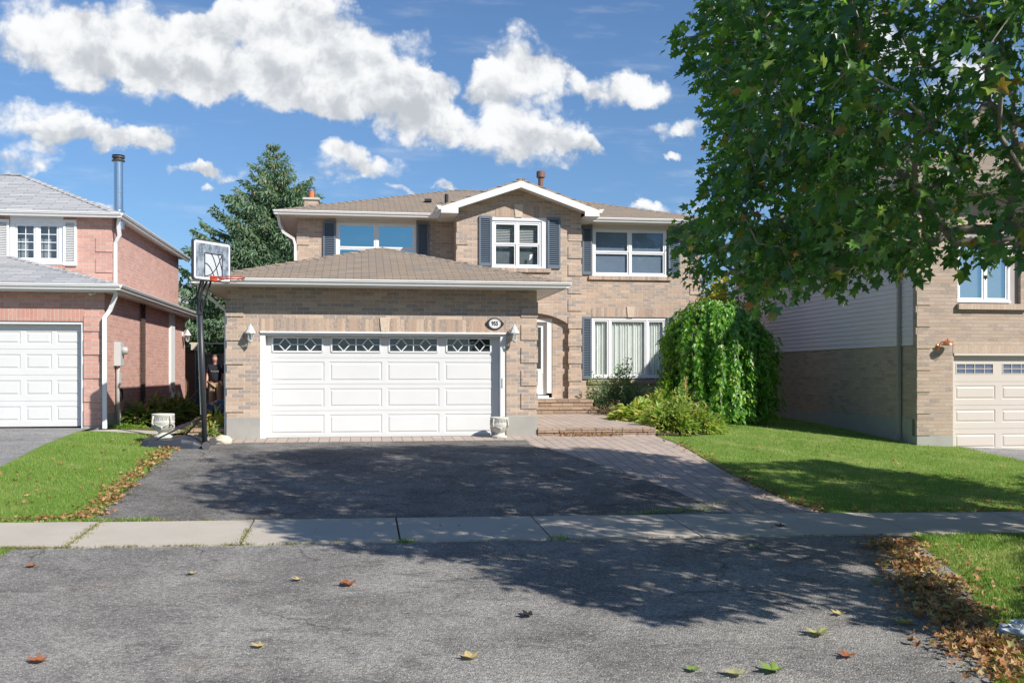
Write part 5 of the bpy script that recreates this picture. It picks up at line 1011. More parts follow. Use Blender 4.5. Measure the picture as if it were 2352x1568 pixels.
# weeds growing in the joints and edges
def weeds(segs, label, n, h=.05, m=GRASS, w=.05):
    Pt = []
    for (x0, y0, x1, y1, k) in segs:
        kk = int(n*k); t = rng.random(kk); cl = np.clip(.5+.5*np.sin(t*37+k*9)+.3*np.sin(t*91), .05, 1); keep = rng.random(kk) < cl; t = t[keep]; j = rng.normal(0, w, (len(t), 2))*np.array([1, .5])
        Pt.append(np.stack([x0+(x1-x0)*t, y0+(y1-y0)*t], 1)+j)
    Pt = np.concatenate(Pt); z = Gv(Pt[:, 0], Pt[:, 1])+.012; k = len(Pt); tip = rvec(k)*.8; tip[:, 2] = np.abs(tip[:, 2])+.5
    return tag(scatter('weeds', BLADE, np.column_stack([Pt, z]), tip, rvec(k), h*rng.uniform(.5, 1.3, k), m, wid=rng.uniform(.006, .012, k)), label, 'weeds', kind='stuff')
WEED = leafm('dry_weed', [(0, (.10, .16, .03)), (.5, (.26, .24, .08)), (1, (.42, .33, .17))], .3)
js = joints
weeds([(js[3], 13.2, js[3], 11.7, 1.6), (js[4], 12.6, js[4], 11.7, .8), (-3.9, 11.7, -.2, 11.7, 1.6), (-4.6, 11.72, -3.5, 11.7, 1.6), (-3.4, 13.21, 0, 13.21, 1.2), (0, 13.21, 6.4, 13.21, .8), (0, 11.69, 6, 11.69, .5)], 'dry weeds in the joints and edges of the sidewalk', 900, .035, WEED, .035)
weeds([(-3.5, 13.24, -2.6, 13.3, 1.2), (js[5], 11.72, js[5]+.1, 11.7, .3), (js[6], 11.75, js[6]+.2, 11.7, .3), (3.6, 13.3, 5.0, 13.5, .6), (4.8, 13.8, 6.2, 14.2, .35), (-3.42, 16.5, -3.40, 19.5, .7), (-3.45, 13.3, -3.43, 16, .8)], 'green weed tufts along the driveway edges', 700, .06, GRASS, .06)
# ------------------------------------------------------------------ fallen leaves
DEAD = leafm('dead_leaf', [(0, (.30, .12, .045)), (.3, (.42, .20, .085)), (.5, (.24, .10, .045)), (.7, (.50, .31, .16)), (.88, (.40, .36, .13)), (1, (.22, .26, .07))], .2, .6, 1.2, .3)
def litter(name, Pt, label, size=(.045, .09), m=DEAD, lift=.03, cat='fallen leaves'):
    n = len(Pt); z = Gv(Pt[:, 0], Pt[:, 1])+.02+rng.random(n)*lift; tip = rvec(n); tip[:, 2] *= .35; nor = rvec(n)*1.0; nor[:, 2] = 1
    sz = rng.uniform(size[0]*.8, size[1]*.8, n); o = scatter(name, CURL, np.column_stack([Pt, z]), tip, nor, sz, m, wid=sz*rng.uniform(.35, 1.0, n)); return tag(o, label, cat, kind='stuff')
def band(pts, n, w):
    pts = np.array(pts, float); seg = rng.integers(0, len(pts)-1, n); t = rng.random(n)[:, None]; p_ = pts[seg]*(1-t)+pts[seg+1]*t; cl = .6+.4*np.sin(p_[:, 1]*7)+.2*np.sin(p_[:, 1]*19); k = rng.random(n) < cl; p_ = p_[k]; return p_+rng.normal(0, 1, p_.shape)*w
litter('leaf_litter', np.concatenate([band([(-3.5, 13.4), (-3.52, 16), (-3.5, 19.4)], 1500, (.10, .1)), band([(-4.4, 13.35), (-3.5, 13.4)], 220, (.2, .07))]), 'band of brown leaves along the left edge of the driveway', (.045, .09))
eg = [GP(2040, 1248), GP(2095, 1330), GP(2150, 1400), GP(2225, 1480), GP(2330, 1568)]
litter('leaf_litter', np.concatenate([band(eg, 2300, (.16, .12)), band([(a+.22, b_) for a, b_ in eg], 1500, (.15, .12)), band([(a+.5, b_) for a, b_ in eg], 350, (.3, .2))]), 'thick drift of brown and orange leaves at the near right kerb', (.05, .105), lift=.05)
litter('leaf_litter', np.concatenate([band([(6.5, 13.3), (6.28, 14.5), (6.2, 16)], 300, (.12, .1)), band([(6.25, 16), (6.3, 19.5)], 130, (.10, .1)), band([(6.6, 13.3), (12, 13.25)], 260, (.1, .07))]), 'dry leaves caught along the edge of the right lawn', (.045, .09))
x0_ = PX(1290, 20.7); litter('leaf_litter', band([(x0_, 20.75), (PX(1420, 20.7), 20.75)], 170, (.1, .05)), 'orange leaves gathered under the patio edging', (.05, .09))
def sprinkle(x0, x1, y0, y1, n, t): x = rng.uniform(x0, x1, n); y = rng.uniform(y0, y1, n); k = t(x, y); return np.stack([x[k], y[k]], 1)
litter('leaf_litter', sprinkle(-5.6, -3.5, 13.3, 20, 60, lambda x, y: x > lfx(y)), 'scattered brown leaves on the left lawn', (.06, .11))
litter('leaf_litter', sprinkle(6.2, 12.5, 13.3, 20, 70, lambda x, y: x > lwx(y)), 'scattered brown leaves on the right lawn', (.06, .11))
litter('leaf_litter', sprinkle(5.2, 9, 7, 11.5, 45, lambda x, y: x > ap(y)), 'scattered leaves on the near right grass', (.06, .10))
litter('leaf_litter', sprinkle(-3.4, 6.3, 11.8, 20.6, 75, lambda x, y: x < 99), 'small crumbs of leaf scattered over driveway and walk', (.025, .055))
def fallen(px, py, s, col, rot, label, curl=.6):
    x, y = GP(px, py); tv, tf = CURL if curl > .4 else MAPLE; mb = MB(); c_, sn_ = cos(rot), sin(rot); z = G(x, y)+.02; pts = []
    for (a, b_, h) in tv: a, b_ = a*s, (b_-.4)*s; pts.append((x+a*c_-b_*sn_, y+a*sn_+b_*c_, z+abs(h)*s*curl+random.uniform(0, .16)*s*(abs(a)+abs(b_))/s))
    mb.add(pts, [tuple(f) for f in tf]); k_ = pts[1]; mb.tube([k_, (k_[0]+sn_*s*.4, k_[1]-c_*s*.4, z+.012)], .0015, 4)
    o = mb.build('fallen_leaf', leafm('fallen_'+label.split()[0], [(0, tuple(c*.85 for c in col)), (1, col)], .15, .6, 1.1), None); tag(o, label, 'leaf', 'single maple leaves fallen on the asphalt'); return o
OR, YE_, GR, BR = (.38, .13, .05), (.55, .43, .19), (.22, .33, .07), (.20, .13, .08)
for a in ((798, 1347, .17, OR, .4, 'orange curled leaf on the left half of the foreground asphalt'), (84, 1525, .13, OR, 1.2, 'orange leaf in the bottom left corner of the asphalt'), (682, 1337, .10, YE_, 2.5, 'small yellow leaf left of the curled orange one'),
          (1078, 1516, .14, YE_, .2, 'tan leaf standing on the asphalt at the bottom centre'), (1208, 1420, .13, (.03, .03, .035), 1.5, 'dark grey leaf scrap in the middle of the foreground asphalt'), (1880, 1462, .20, (.42, .42, .17), 3.0, 'large pale green leaf on the asphalt right of centre'),
          (2073, 1438, .17, (.40, .40, .12), 1.0, 'flat yellow green leaf near the right leaf drift'), (1770, 1547, .18, GR, 1.7, 'green leaf at the bottom edge right of centre'), (1685, 1556, .15, (.42, .40, .2), .9, 'half hidden pale leaf at the very bottom edge'),
          (1590, 1546, .10, GR, .5, 'tiny bright green leaf near the bottom of the asphalt'), (1735, 1262, .15, (.25, .30, .12), .5, 'greenish leaf in the tree shadow below the sidewalk'), (1925, 1416, .11, YE_, 1.9, 'little yellow leaf casting a shadow above the large pale one'),
          (1945, 1513, .13, OR, 2.2, 'brown curled leaf low on the right asphalt'), (2012, 1340, .13, GR, 2.9, 'green curled leaf left of the leaf drift'), (592, 1490, .10, YE_, 1.1, 'short pale yellow leaf lower left of centre'),
          (440, 1322, .09, (.5, .42, .22), .3, 'cream bit of leaf on the left asphalt'), (1790, 1213, .14, (.12, .10, .08), .7, 'dark dead leaf standing on the right end of the sidewalk'), (70, 1305, .10, OR, 2.0, 'small red brown leaf near the left edge')):
    fallen(*a)
# ------------------------------------------------------------------ shrubs and bed plants
def clump(name, label, cat, c, r, h, n, T_, size, m, lean=.5, wid=None, stems=12, group=None, shell=.5, droop=.3, stemc=None):
    """leafy clump: leaves through a half ellipsoid, leaning outward, on thin stems"""
    x, y = c; z = G(x, y); t = thing(name, label, cat, (x, y, z), group)
    d = rvec(n); d[:, 2] = np.abs(d[:, 2]); rad = (shell+(1-shell)*rng.random(n))[:, None]; lob = (1+.18*np.sin(d[:, 0:1]*7+x)+.15*np.sin(d[:, 1:2]*9+y*3)); p_ = d*rad*lob*np.array([r, r*.9, h])+np.array([x, y, z])
    tip = d*np.array([1, 1, .5])*lean+rvec(n)*.45; tip[:, 2] += .25-droop; nor = d*.6+rvec(n)*.35; nor[:, 2] += .7
    s = rng.uniform(size[0], size[1], n); scatter('foliage', T_, p_, tip, nor, s, m, t, None if wid is None else s*wid)
    mb = MB()
    for i in range(stems):
        a = rng.random()*2*pi; e = (x+cos(a)*r*.6, y+sin(a)*r*.55, z+h*rng.uniform(.55, .95)); mb.tube([(x+cos(a)*r*.12, y+sin(a)*r*.12, z-.02), (x+cos(a)*r*.35, y+sin(a)*r*.3, z+h*.45), e], [.008, .006, .003], 4)
    mb.build('stems', stemc or TWIG, t); return t
bedh = lambda x, y: .13*max(0., min(1., (x-pt(min(y, pyb))-.0)/.4))*max(0., min(1., (bd(y)-x)/.6))*max(0, min(1, (y-20.9)/.6))
sheet('garden_bed', lambda y: (PX(1504, 20.9)-.25 if y < pyb else px1), lambda y: bd(y)+.1, 20.98, YM, SOIL, .006, 24, 40, hf=bedh)
DKG = leafm('dark_shrub_leaf', [(0, (.10, .20, .10)), (.5, (.16, .28, .14)), (1, (.26, .38, .21))], .3, .35)
LIM = leafm('lime_leaf', [(0, (.12, .26, .02)), (.6, (.20, .36, .03)), (1, (.33, .42, .05))], .4)
HOS = leafm('yellowing_hosta_leaf', [(0, (.14, .26, .06)), (.4, (.28, .40, .10)), (.7, (.48, .50, .16)), (1, (.62, .45, .17))], .35)
PEO = leafm('peony_leaf', [(0, (.07, .18, .04)), (.4, (.17, .31, .06)), (.75, (.40, .44, .13)), (1, (.60, .42, .16))], .35)
PUR = leafm('russet_leaf', [(0, (.14, .09, .06)), (.5, (.24, .15, .11)), (.8, (.16, .14, .07)), (1, (.30, .20, .14))], .2, .7)
HG = leafm('bed_hosta', [(0, (.05, .11, .03)), (.5, (.09, .17, .045)), (.8, (.16, .20, .05)), (1, (.30, .22, .06))], .3)
def bp(px, Y): return (PX(px, Y), Y)
clump('shrub', 'dark green leafy shrub right of the stone steps below the window', 'shrub', bp(1425, 26.6), .78, 1.3, 7500, OVATE, (.05, .09), DKG, .8, .8)
clump('shrub', 'pale green upright sprig against the brick left of the dark shrub', 'shrub', bp(1358, 26.9), .16, 1.15, 330, OVATE, (.05, .09), LIM, .6, .7, stems=4)
clump('russet_plant', 'low russet brown plant at the foot of the dark shrub', 'plant', bp(1402, 25.2), .55, .45, 1500, SMALL, (.03, .06), PUR, .8)
clump('russet_plant', 'russet seed heads rising behind the yellow hostas', 'plant', bp(1490, 25.6), .75, .75, 1700, SMALL, (.03, .06), PUR, .6)
clump('russet_plant', 'brown flower heads in front of the weeping tree', 'plant', bp(1592, 22.9), .45, .75, 900, SMALL, (.025, .05), PUR, .6)
clump('hosta', 'yellow green hosta spilling over the patio edge', 'hosta', bp(1462, 23.4), .6, .48, 900, OVATE, (.13, .24), HOS, 1.2, .8, group='hostas in the front bed')
clump('hosta', 'yellowing hosta behind the patio corner', 'hosta', bp(1505, 23.9), .62, .62, 900, OVATE, (.13, .22), HOS, 1.1, .75, group='hostas in the front bed')
clump('hosta', 'pale hosta nearest the garden edge of the patio', 'hosta', bp(1500, 22.6), .5, .45, 700, OVATE, (.12, .2), HOS, 1.2, .7, group='hostas in the front bed')
clump('peony', 'yellow green peony bush at the corner of the lawn', 'peony', bp(1545, 21.6), .62, .62, 2600, OVATE, (.10, .17), PEO, 1.0, .5, group='peony bushes in the front bed')
clump('peony', 'greener peony bush at the right end of the bed', 'peony', bp(1606, 21.75), .52, .55, 2000, OVATE, (.10, .16), PEO, 1.0, .45, group='peony bushes in the front bed')
clump('peony', 'tall peony stems in the middle of the bed', 'peony', bp(1560, 22.7), .5, .85, 1500, OVATE, (.09, .16), PEO, .8, .5, group='peony bushes in the front bed')
clump('lime_shrub', 'bright lime green upright plant before the weeping tree', 'plant', bp(1528, 24.4), .42, 1.05, 1100, OVATE, (.06, .11), LIM, .7, .75)
clump('lime_shrub', 'small lime sprig left of the bright upright plant', 'plant', bp(1490, 24.9), .25, .75, 380, OVATE, (.06, .1), LIM, .7, .75)
x, y = bp(1574, 23.4); z = G(x, y); t = thing('flower_spike', 'faded buff flower spike standing above the peonies', 'flower', (x, y, z)); MB().tube([(x, y, z), (x, y, z+1.15)], .012, 5).build('stem', plain('straw_stem', (.38, .36, .12), .8), t)
n = 260; h_ = rng.random(n); a = rng.random(n)*2*pi; scatter('florets', SMALL, np.column_stack([x+np.cos(a)*.02, y+np.sin(a)*.02, z+.75+h_*.45]), np.column_stack([np.cos(a), np.sin(a), .6+0*a]), rvec(n), rng.uniform(.03, .07, n)*(1.1-.6*h_), leafm('buff_floret', [(0, (.45, .36, .17)), (1, (.50, .42, .22))], .2), t)
for i, (px, Y, r, h, n) in enumerate(((325, 23.3, .42, .42, 340), (358, 24.2, .5, .5, 420), (398, 25.4, .55, .52, 420), (425, 26.6, .45, .45, 300))):
    x = max(PX(px, Y), lx+.25); clump('hosta', ['bronze tipped hosta nearest the front of the left side bed', 'second hosta along the red wall behind the stone urn', 'third hosta along the red brick side wall', 'farthest hosta of the left side bed'][i], 'hosta', (x, Y), r, h, n, OVATE, (.12, .24), HG, 1.2, .62, group='hostas along the red brick side wall')
clump('ground_cover', 'low bright creeping plant at the foot of the meter pipe', 'plant', (lx+.3, 22.0), .4, .10, 500, OVATE, (.03, .06), LIM, .8, .9, stems=3)
clump('bed_plant', 'orange and green strap leaved plant at the garage corner', 'plant', (PX(500, 21.6), 21.6), .33, .45, 150, LONG, (.2, .34), leafm('strap_leaf', [(0, (.14, .28, .03)), (.5, (.28, .40, .06)), (.75, (.55, .42, .08)), (1, (.58, .22, .07))], .35), .9, .9, droop=.1)
clump('ground_cover', 'pale trailing plant beside the basketball pole', 'plant', (PX(447, 21.5), 21.5), .38, .16, 420, SMALL, (.04, .08), WEED, .9)
clump('ground_cover', 'drooping green spray right of the basketball pole', 'plant', (PX(482, 20.95), 20.95), .16, .32, 200, LONG, (.06, .12), PEO, .9, 1.2, stems=4)
x, y = lx+.35, 27.5; t = thing('bare_stalk', 'dry bent plant stalk leaning above the left bed', 'plant', (x, y, G(x, y))); MB().tube([(x, y, G(x, y)), (x+.4, y+.2, G(x, y)+.5), (x+.75, y+.3, G(x, y)+.95), (x+.9, y+.3, G(x, y)+.9)], .008, 4).build('stalk', TWIG, t)
# ------------------------------------------------------------------ weeping mulberry in front of the main wall
MUL = leafm('mulberry_leaf', [(0, (.04, .13, .02)), (.4, (.08, .22, .03)), (.75, (.17, .35, .04)), (.93, (.32, .48, .08)), (1, (.46, .44, .14))], .42, .35, 1.8, .5)
wc = (PX(1648, 24.9), 24.9); wz = G(*wc); t = thing('weeping_tree', 'dense weeping tree with curtains of glossy leaves in front of the house', 'tree', (wc[0], wc[1], wz))
RX, RY, HT = 1.46, 1.35, 3.2; mb = MB(); tw = MB(); Pl, Tl, Nl = [], [], []
mb.tube([(wc[0], wc[1], wz-.1), (wc[0]+.05, wc[1], wz+1.0), (wc[0]-.03, wc[1], wz+2.1), (wc[0]-.1, wc[1], wz+HT*.86)], [.10, .08, .07, .05], 9)
for i in range(250):
    a = rng.random()*2*pi; rf = sqrt(rng.uniform(.12, 1)); rag = 1+.08*sin(3*a+1)+.07*sin(7*a)+rng.normal(0, .035); ex, ey_ = wc[0]+cos(a)*RX*rf*rag, wc[1]+sin(a)*RY*rf*rag
    dxn = (ex-wc[0])/RX; topz = wz+HT*(1.0-.26*rf**2.4)-.22*max(0, dxn)+.07*sin(9*a)+rng.normal(0, .06)
    zb_ = wz+rng.uniform(.03, .35) if rf > .6 else wz+rng.uniform(.9, 2.2)
    pts = [(wc[0]-.1, wc[1], wz+HT*.84), (wc[0]+(ex-wc[0])*.5, wc[1]+(ey_-wc[1])*.5, topz+.02), (wc[0]+(ex-wc[0])*.9, wc[1]+(ey_-wc[1])*.9, topz-.02), (ex, ey_, topz-.25)]
    nz = max(2, int((topz-.25-zb_)/.3)); sw_ = rng.normal(0, .05, 2)
    for k in range(1, nz+1): f = k/nz; pts.append((ex+sw_[0]*f+.03*sin(k*1.3+i), ey_+sw_[1]*f, topz-.25-(topz-.25-zb_)*f))
    if i % 3 == 0: tw.tube(pts, [.014]+[.010]*2+[.008]*(len(pts)-4)+[.004], 4)
    arr = np.array(pts); L_ = np.linalg.norm(np.diff(arr, axis=0), axis=1); cum = np.concatenate([[0], np.cumsum(L_)]); st_ = cum[1]*.9; m_ = int((cum[-1]-st_)*26); s_ = rng.uniform(st_, cum[-1], m_)
    pp_ = np.stack([np.interp(s_, cum, arr[:, j]) for j in range(3)], 1); out = np.array([cos(a), sin(a), 0]); side = rvec(m_); Pl.append(pp_+side*.05+out*rng.random((m_, 1))*.06); tt = side*.7+out*.45; tt[:, 2] = -np.abs(tt[:, 2])-.45; Tl.append(tt); Nl.append(out+rvec(m_)*.45+np.array([0, 0, .35]))
mb.build('trunk', BARK, t, smooth=True); tw.build('branches', TWIG, t)
Pl, Tl, Nl = map(np.concatenate, (Pl, Tl, Nl)); s_ = rng.uniform(.09, .16, len(Pl)); scatter('crown', OVATE, Pl, Tl, Nl, s_, MUL, t, s_*.85)
# small trees in the gap between the houses
def twiggy(name, label, c, h, n, T_, size, m, spread, nb=16, dens=1, z0=None, group=None):
    x, y = c; z = G(x, y) if z0 is None else z0; t = thing(name, label, 'tree', (x, y, z), group); mb = MB(); Pn = []
    mb.tube([(x, y, z-.1), (x+.05, y, z+h*.35), (x-.03, y, z+h*.6)], [.05, .04, .03], 6)
    for i in range(nb):
        a = rng.random()*2*pi; h0 = z+h*rng.uniform(.3, .6); e = np.array([x+cos(a)*spread*rng.uniform(.4, 1), y+sin(a)*spread*rng.uniform(.4, 1), z+h*rng.uniform(.6, 1)]); s0 = np.array([x, y, h0]); md = s0*.5+e*.5+np.array([0, 0, -.05])
        mb.tube([tuple(s0), tuple(md), tuple(e)], [.016, .010, .004], 4); f = rng.random((n//nb, 1))**.6; Pn.append(s0*(1-f)+e*f+rng.normal(0, spread*.13, (n//nb, 3)))
    mb.build('trunk', BARK, t); Pn = np.concatenate(Pn); k = len(Pn); scatter('crown', T_, Pn, rvec(k), rvec(k)+np.array([0, 0, .6]), rng.uniform(size[0], size[1], k), m, t); return t
YEL = leafm('yellowing_leaf', [(0, (.14, .20, .035)), (.4, (.30, .33, .05)), (.8, (.50, .42, .06)), (1, (.60, .35, .05))], .4)
THN = leafm('thin_leaf', [(0, (.04, .07, .03)), (.6, (.07, .11, .045)), (1, (.14, .14, .07))], .3)
twiggy('small_tree', 'yellowing small tree behind the weeping tree by the house corner', (PX(1637, 27.4), 27.4), 4.2, 2600, OVATE, (.06, .12), YEL, .6)
twiggy('small_tree', 'sparse dark twiggy tree against the siding of the right house', (PX(1700, 28.3), 28.3), 4.35, 1500, OVATE, (.05, .09), THN, 1.0, 26)
# ------------------------------------------------------------------ spruce behind the left corner
SPR = leafm('spruce_needles', [(0, (.12, .23, .15)), (.5, (.21, .33, .22)), (.85, (.32, .42, .27)), (1, (.44, .48, .30))], .25, .6, 1.2, .3)
CONE = leafm('spruce_cone', [(0, (.30, .20, .10)), (1, (.42, .30, .17))], .05, .8)
SY = 42.0; sx0 = PX(628, SY); gz_ = G(sx0, SY); top = PZ(322, sx0, SY); SH = top-gz_; t = thing('spruce_tree', 'tall blue green spruce tree behind the left corner of the main house', 'tree', (sx0, SY, gz_))
MB().tube([(sx0, SY, gz_-.1), (sx0, SY, gz_+SH*.5), (sx0, SY, top-.1)], [.2, .11, .02], 9).build('trunk', BARK, t, smooth=True)
Pn, Tn, Nn = [], [], []; Br = MB(); lv = 0; hcur = .6
while hcur < SH-.15:
    f = 1-hcur/SH; rad = min(5.2, 6.9*f**1.0+.06); nb = int(7+9*f)
    for i in range(nb):
        a = 2*pi*(i+rng.random()*.8)/nb+lv*.7; Lb = rad*rng.uniform(.66, 1.08)*(1 if f > .1 else .8); up = .35-.60*f; d = np.array([cos(a), sin(a), 0]); k = max(4, int(Lb/.14)); u = np.linspace(.08, 1, k)
        bp_ = np.array([sx0, SY, gz_+hcur])+d*(Lb*u)[:, None]; bp_[:, 2] += Lb*(up*u+.28*u**2.5-.1*u); Br.tube([tuple(p_) for p_ in bp_[::max(1, k//4)]], .018, 3) if k > 6 else None
        sd = np.array([-sin(a), cos(a), 0])
        for j in range(k):
            w = min(.8, Lb*.26*(1-.65*u[j])*(.5+u[j]*.9)+.05); m_ = int(12+34*w); o_ = rng.uniform(-1, 1, (m_, 1)); q_ = bp_[j]+sd*o_*w+d*(-.25*np.abs(o_)*w)+rng.normal(0, .035, (m_, 3)); q_[:, 2] -= np.abs(o_[:, 0])*w*.25
            Pn.append(q_); tt = sd*o_*.9+d*.55+rvec(m_)*.35; tt[:, 2] -= rng.choice([.0, 1.3], m_); Tn.append(tt); Nn.append(rvec(m_))
    hcur += .34+.22*f; lv += 1
Br.build('branches', BARK, t); Pn, Tn, Nn = map(np.concatenate, (Pn, Tn, Nn)); scatter('crown', SPRIG, Pn, Tn, Nn, rng.uniform(.14, .30, len(Pn))*np.clip(.45+(top-Pn[:, 2])*.22, .45, 1), SPR, t)
sel = np.where((Pn[:, 2] > gz_+SH*.62))[0]; sel = rng.choice(sel, min(330, len(sel)), False); scatter('cones', SMALL, Pn[sel]+np.array([0, -.12, -.03]), np.array([[0, 0, -1.]]*len(sel))+rvec(len(sel))*.2, rvec(len(sel)), rng.uniform(.12, .2, len(sel)), CONE, t); tag(bpy.data.objects['cones'], kind='stuff')
# far background glimpsed at the left: pale roof and a dark tree line
x0, z0 = P(418, 700, 75); t = thing('distant_house', 'pale roofed house far behind the basketball hoop', 'house', (x0, 76, CAMZ-1))
MB().extr([(x0-6, 75, z0), (x0+7, 75, z0), (x0+4, 79, z0+1.8), (x0-4, 79, z0+1.8)], (0, 0, -.1)).build('roof', SHG, t, fix=True); MB().box(x0-5.5, x0+6.5, 75.6, 82, CAMZ-1, z0-.1).build('wall', plain('pale_wall', (.45, .38, .33), .8), t)
FAR = leafm('far_foliage', [(0, (.02, .035, .022)), (1, (.045, .07, .04))], .1)
def fartree(px, py, Y, r, label, n=2600):
    x, z = P(px, py, Y); g0_ = G(x, Y); t = thing('distant_tree', label, 'tree', (x, Y, g0_), 'dark trees far behind the houses'); d = rvec(n); q_ = d*(rng.random((n, 1))**.35)*np.array([r, r, (z-g0_)*.55])*(1+.2*np.sin(d[:, 0:1]*9))+np.array([x, Y, g0_+(z-g0_)*.5]); scatter('crown', OVATE, q_, rvec(n), rvec(n), rng.uniform(.3, .6, n), FAR, t); MB().tube([(x, Y, g0_), (x, Y, (z+g0_)/2)], .25, 6).build('trunk', BARK, t)
fartree(405, 655, 95, 5, 'dark distant tree beside the red house wall'); fartree(450, 668, 98, 6, 'dark distant tree seen under the backboard'); fartree(545, 700, 96, 7, 'dark distant tree behind the spruce'); fartree(1660, 655, 80, 4, 'distant tree glimpsed between main house and right house')
# ------------------------------------------------------------------ the maple
MAP = leafm('maple_leaf', [(0, (.024, .075, .026)), (.35, (.04, .112, .034)), (.68, (.07, .165, .04)), (.88, (.16, .29, .055)), (.965, (.24, .28, .05)), (.985, (.34, .16, .05)), (1, (.42, .14, .07))], .36, .3, 2.1, .7)
TX, TY = 9.6, 9.9; TZ = G(TX, TY); t = thing('maple_tree', 'large green maple overhanging the lawn and driveway from the right', 'tree', (TX, TY, TZ))
shp = [(300,1120),(350,1085),(430,1062),(600,1045),(800,1030),(1000,1026),(1300,1030),(1450,1040),(1600,1060),(1750,1070),(1900,1062),(1990,1080),(2200,1098),(2352,1140),(2352,1216),(2120,1224),(2000,1246),(2010,1300),(2150,1370),(2270,1468),(2100,1450),(1900,1395),(1800,1340),(1780,1400),(1500,1425),(1380,1395),(1180,1340),(1120,1290),(860,1265),(690,1245),(640,1205),(380,1155)]
SHP = np.array(shp, float)
def inpoly(x, y, PG):
    ins = np.zeros(len(x), bool); j = len(PG)-1
    for i in range(len(PG)):
        xi, yi, xj, yj = PG[i, 0], PG[i, 1], PG[j, 0], PG[j, 1]; c_ = ((yi > y) != (yj > y)) & (x < (xj-xi)*(y-yi)/(yj-yi+1e-9)+xi); ins ^= c_; j = i
    return ins
def proj(p_):
    zc = p_[:, 1]*cos(TH)+p_[:, 0]*sin(TH); zc = np.maximum(zc, .5); return CX+F*(p_[:, 0]*cos(TH)-p_[:, 1]*sin(TH))/zc, HY-F*(p_[:, 2]-CAMZ)/zc
OUT = np.array([(1565,75),(1600,40),(1640,0),(1650,-400),(4000,-2500),(9000,-2500),(9000,700),(2500,640),(2352,575),(2290,560),(2270,600),(2240,605),(2200,560),(2100,590),(2060,640),(1990,600),(1940,665),(1915,690),(1850,650),(1790,706),(1740,670),(1700,590),(1640,630),(1590,655),(1570,600),(1545,545),(1590,500),(1640,440),(1645,380),(1630,330),(1640,270),(1605,235),(1635,180),(1590,140)], float)
def crownpts(n):
    res = []
    while sum(map(len, res)) < n:
        m_ = 60000; p_ = np.stack([rng.uniform(2.2, 16, m_), rng.uniform(3.6, 15, m_), rng.uniform(CAMZ+.0, CAMZ+8.2, m_)], 1)
        H_ = p_[:, 2]-TZ
        e = np.abs((p_[:, 0]-TX-.3)/7.0)**2.5+np.abs((p_[:, 1]-TY+.5)/5.6)**2.5+np.abs((p_[:, 2]-(TZ+5.6))/4.1)**2.5
        lobe = .12*np.sin(p_[:, 0]*2.1+p_[:, 1])+.12*np.sin(p_[:, 2]*2.7+p_[:, 0]*1.3)
        e = np.minimum(e, .45+.55*(((p_[:, 0]-7.2)/2.7)**2+((p_[:, 1]-5.0)/2.1)**2+((p_[:, 2]-TZ-3.7)/1.5)**2))
        ok = (e+lobe < 1.0) & ((e+lobe > .42) | (rng.random(m_) < .2))
        u_, v_ = proj(p_); ok &= inpoly(u_, v_, OUT) | (u_ > 2500)
        g_ = p_.copy(); zg_ = np.full(m_, CAMZ-1.9)
        for _ in range(2): Hh = (p_[:, 2]-zg_)/SUN.z; g_ = p_-np.array(SUN)[None]*Hh[:, None]; zg_ = Gv(g_[:, 0], g_[:, 1])
        g_[:, 2] = zg_; su, sv_ = proj(g_); ok &= inpoly(su, sv_, SHP) | (su > 2360)
        ok &= np.sin(p_[:, 0]*1.35+.6)*np.sin(p_[:, 1]*1.2+2)*np.sin(p_[:, 2]*1.5+1.2) > -.45
        ok &= np.sin(p_[:, 0]*3.1+1)*np.sin(p_[:, 1]*2.7)*np.sin(p_[:, 2]*3.3+2) > -.50
        res.append(p_[ok][:n])
    return np.concatenate(res)[:n]
CP = crownpts(3400); CP = CP[np.argsort(np.linalg.norm(CP-np.array([TX, TY, TZ+2.6]), axis=1))]
nod = [np.array([TX, TY, TZ+h]) for h in (.0, .8, 1.6, 2.4)]; par = [-1, 0, 1, 2]; nodarr = np.array(nod)
root = np.array([TX, TY, TZ+2.4]); tipi = []
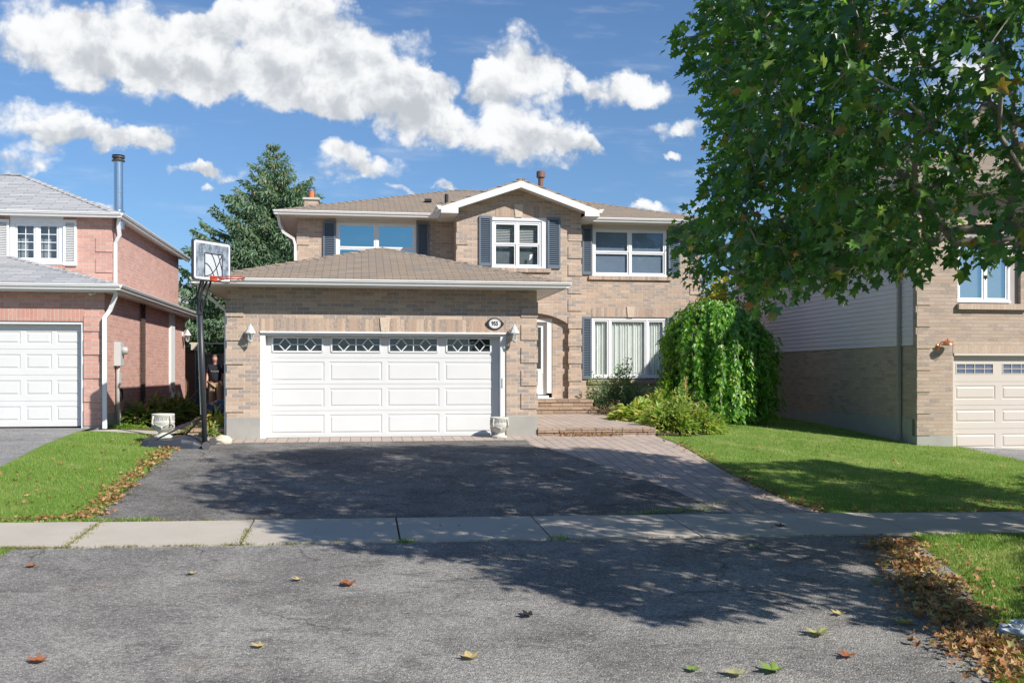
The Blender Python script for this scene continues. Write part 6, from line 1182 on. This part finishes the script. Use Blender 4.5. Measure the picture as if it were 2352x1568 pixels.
for c_ in CP:
    d_ = np.linalg.norm(nodarr-c_, axis=1); rt_ = np.linalg.norm(nodarr-root, axis=1); cost = d_+.35*rt_; cost[:3] = 99; b_ = int(np.argmin(cost)); pn = nodarr[b_]; L_ = d_[b_]; k = max(1, int(L_/.45)); prev = b_
    for j in range(1, k+1):
        f = j/k; q_ = pn*(1-f)+c_*f+(rng.normal(0, .05, 3) if j < k else 0)+np.array([0, 0, .12*L_*sin(pi*f)*.5]); nodarr = np.vstack([nodarr, q_]); par.append(prev); prev = len(nodarr)-1
    tipi.append(prev)
cnt = np.zeros(len(nodarr))
for i in tipi:
    j = i
    while j >= 0: cnt[j] += 1; j = par[j]
rad = np.minimum(.0036*cnt**.52+.002, .10); rad[:4] = [.23, .19, .17, .165]
ch = {}
for i, p_ in enumerate(par): ch.setdefault(p_, []).append(i)
tk = MB(); lm = MB(); stack = [(0, [0])]
def chain(start_parent, first):
    pts = [start_parent, first] if start_parent >= 0 else [first]; cur = first
    while cur in ch:
        kids = sorted(ch[cur], key=lambda k: -cnt[k]); pts.append(kids[0])
        for k in kids[1:]: todo.append((cur, k))
        cur = kids[0]
    return pts
todo = [(-1, 0)]; first = True
while todo:
    a, b_ = todo.pop(); c_ = chain(a, b_)
    rr_ = [float(rad[i]) for i in c_]
    if not first: rr_[0] = rr_[1]
    (tk if first else lm).tube([tuple(nodarr[i]) for i in c_], rr_, 10 if first else (6 if max(rr_) > .02 else 4)); first = False
tk.build('trunk', BARK, t, smooth=True); lm.build('branches', TWIG, t, smooth=True)
k = 22; c_ = nodarr[np.array(tipi)]; n = len(c_)*k; base = np.repeat(c_, k, 0); off = rvec(n)*rng.random((n, 1))**.5*np.array([.30, .30, .24])
Pm = base+off; out = nrm(Pm-np.array([TX, TY, TZ+4])); tip = out*.5+nrm(off)*.6+rvec(n)*.35; tip[:, 2] -= .55; nor = rvec(n)*.8+out*.5; nor[:, 2] += .6
scatter('crown', MAPLE, Pm, tip, nor, (sM := rng.uniform(.07, .145, n)), MAP, t, sM*rng.uniform(.7, 1.05, n))
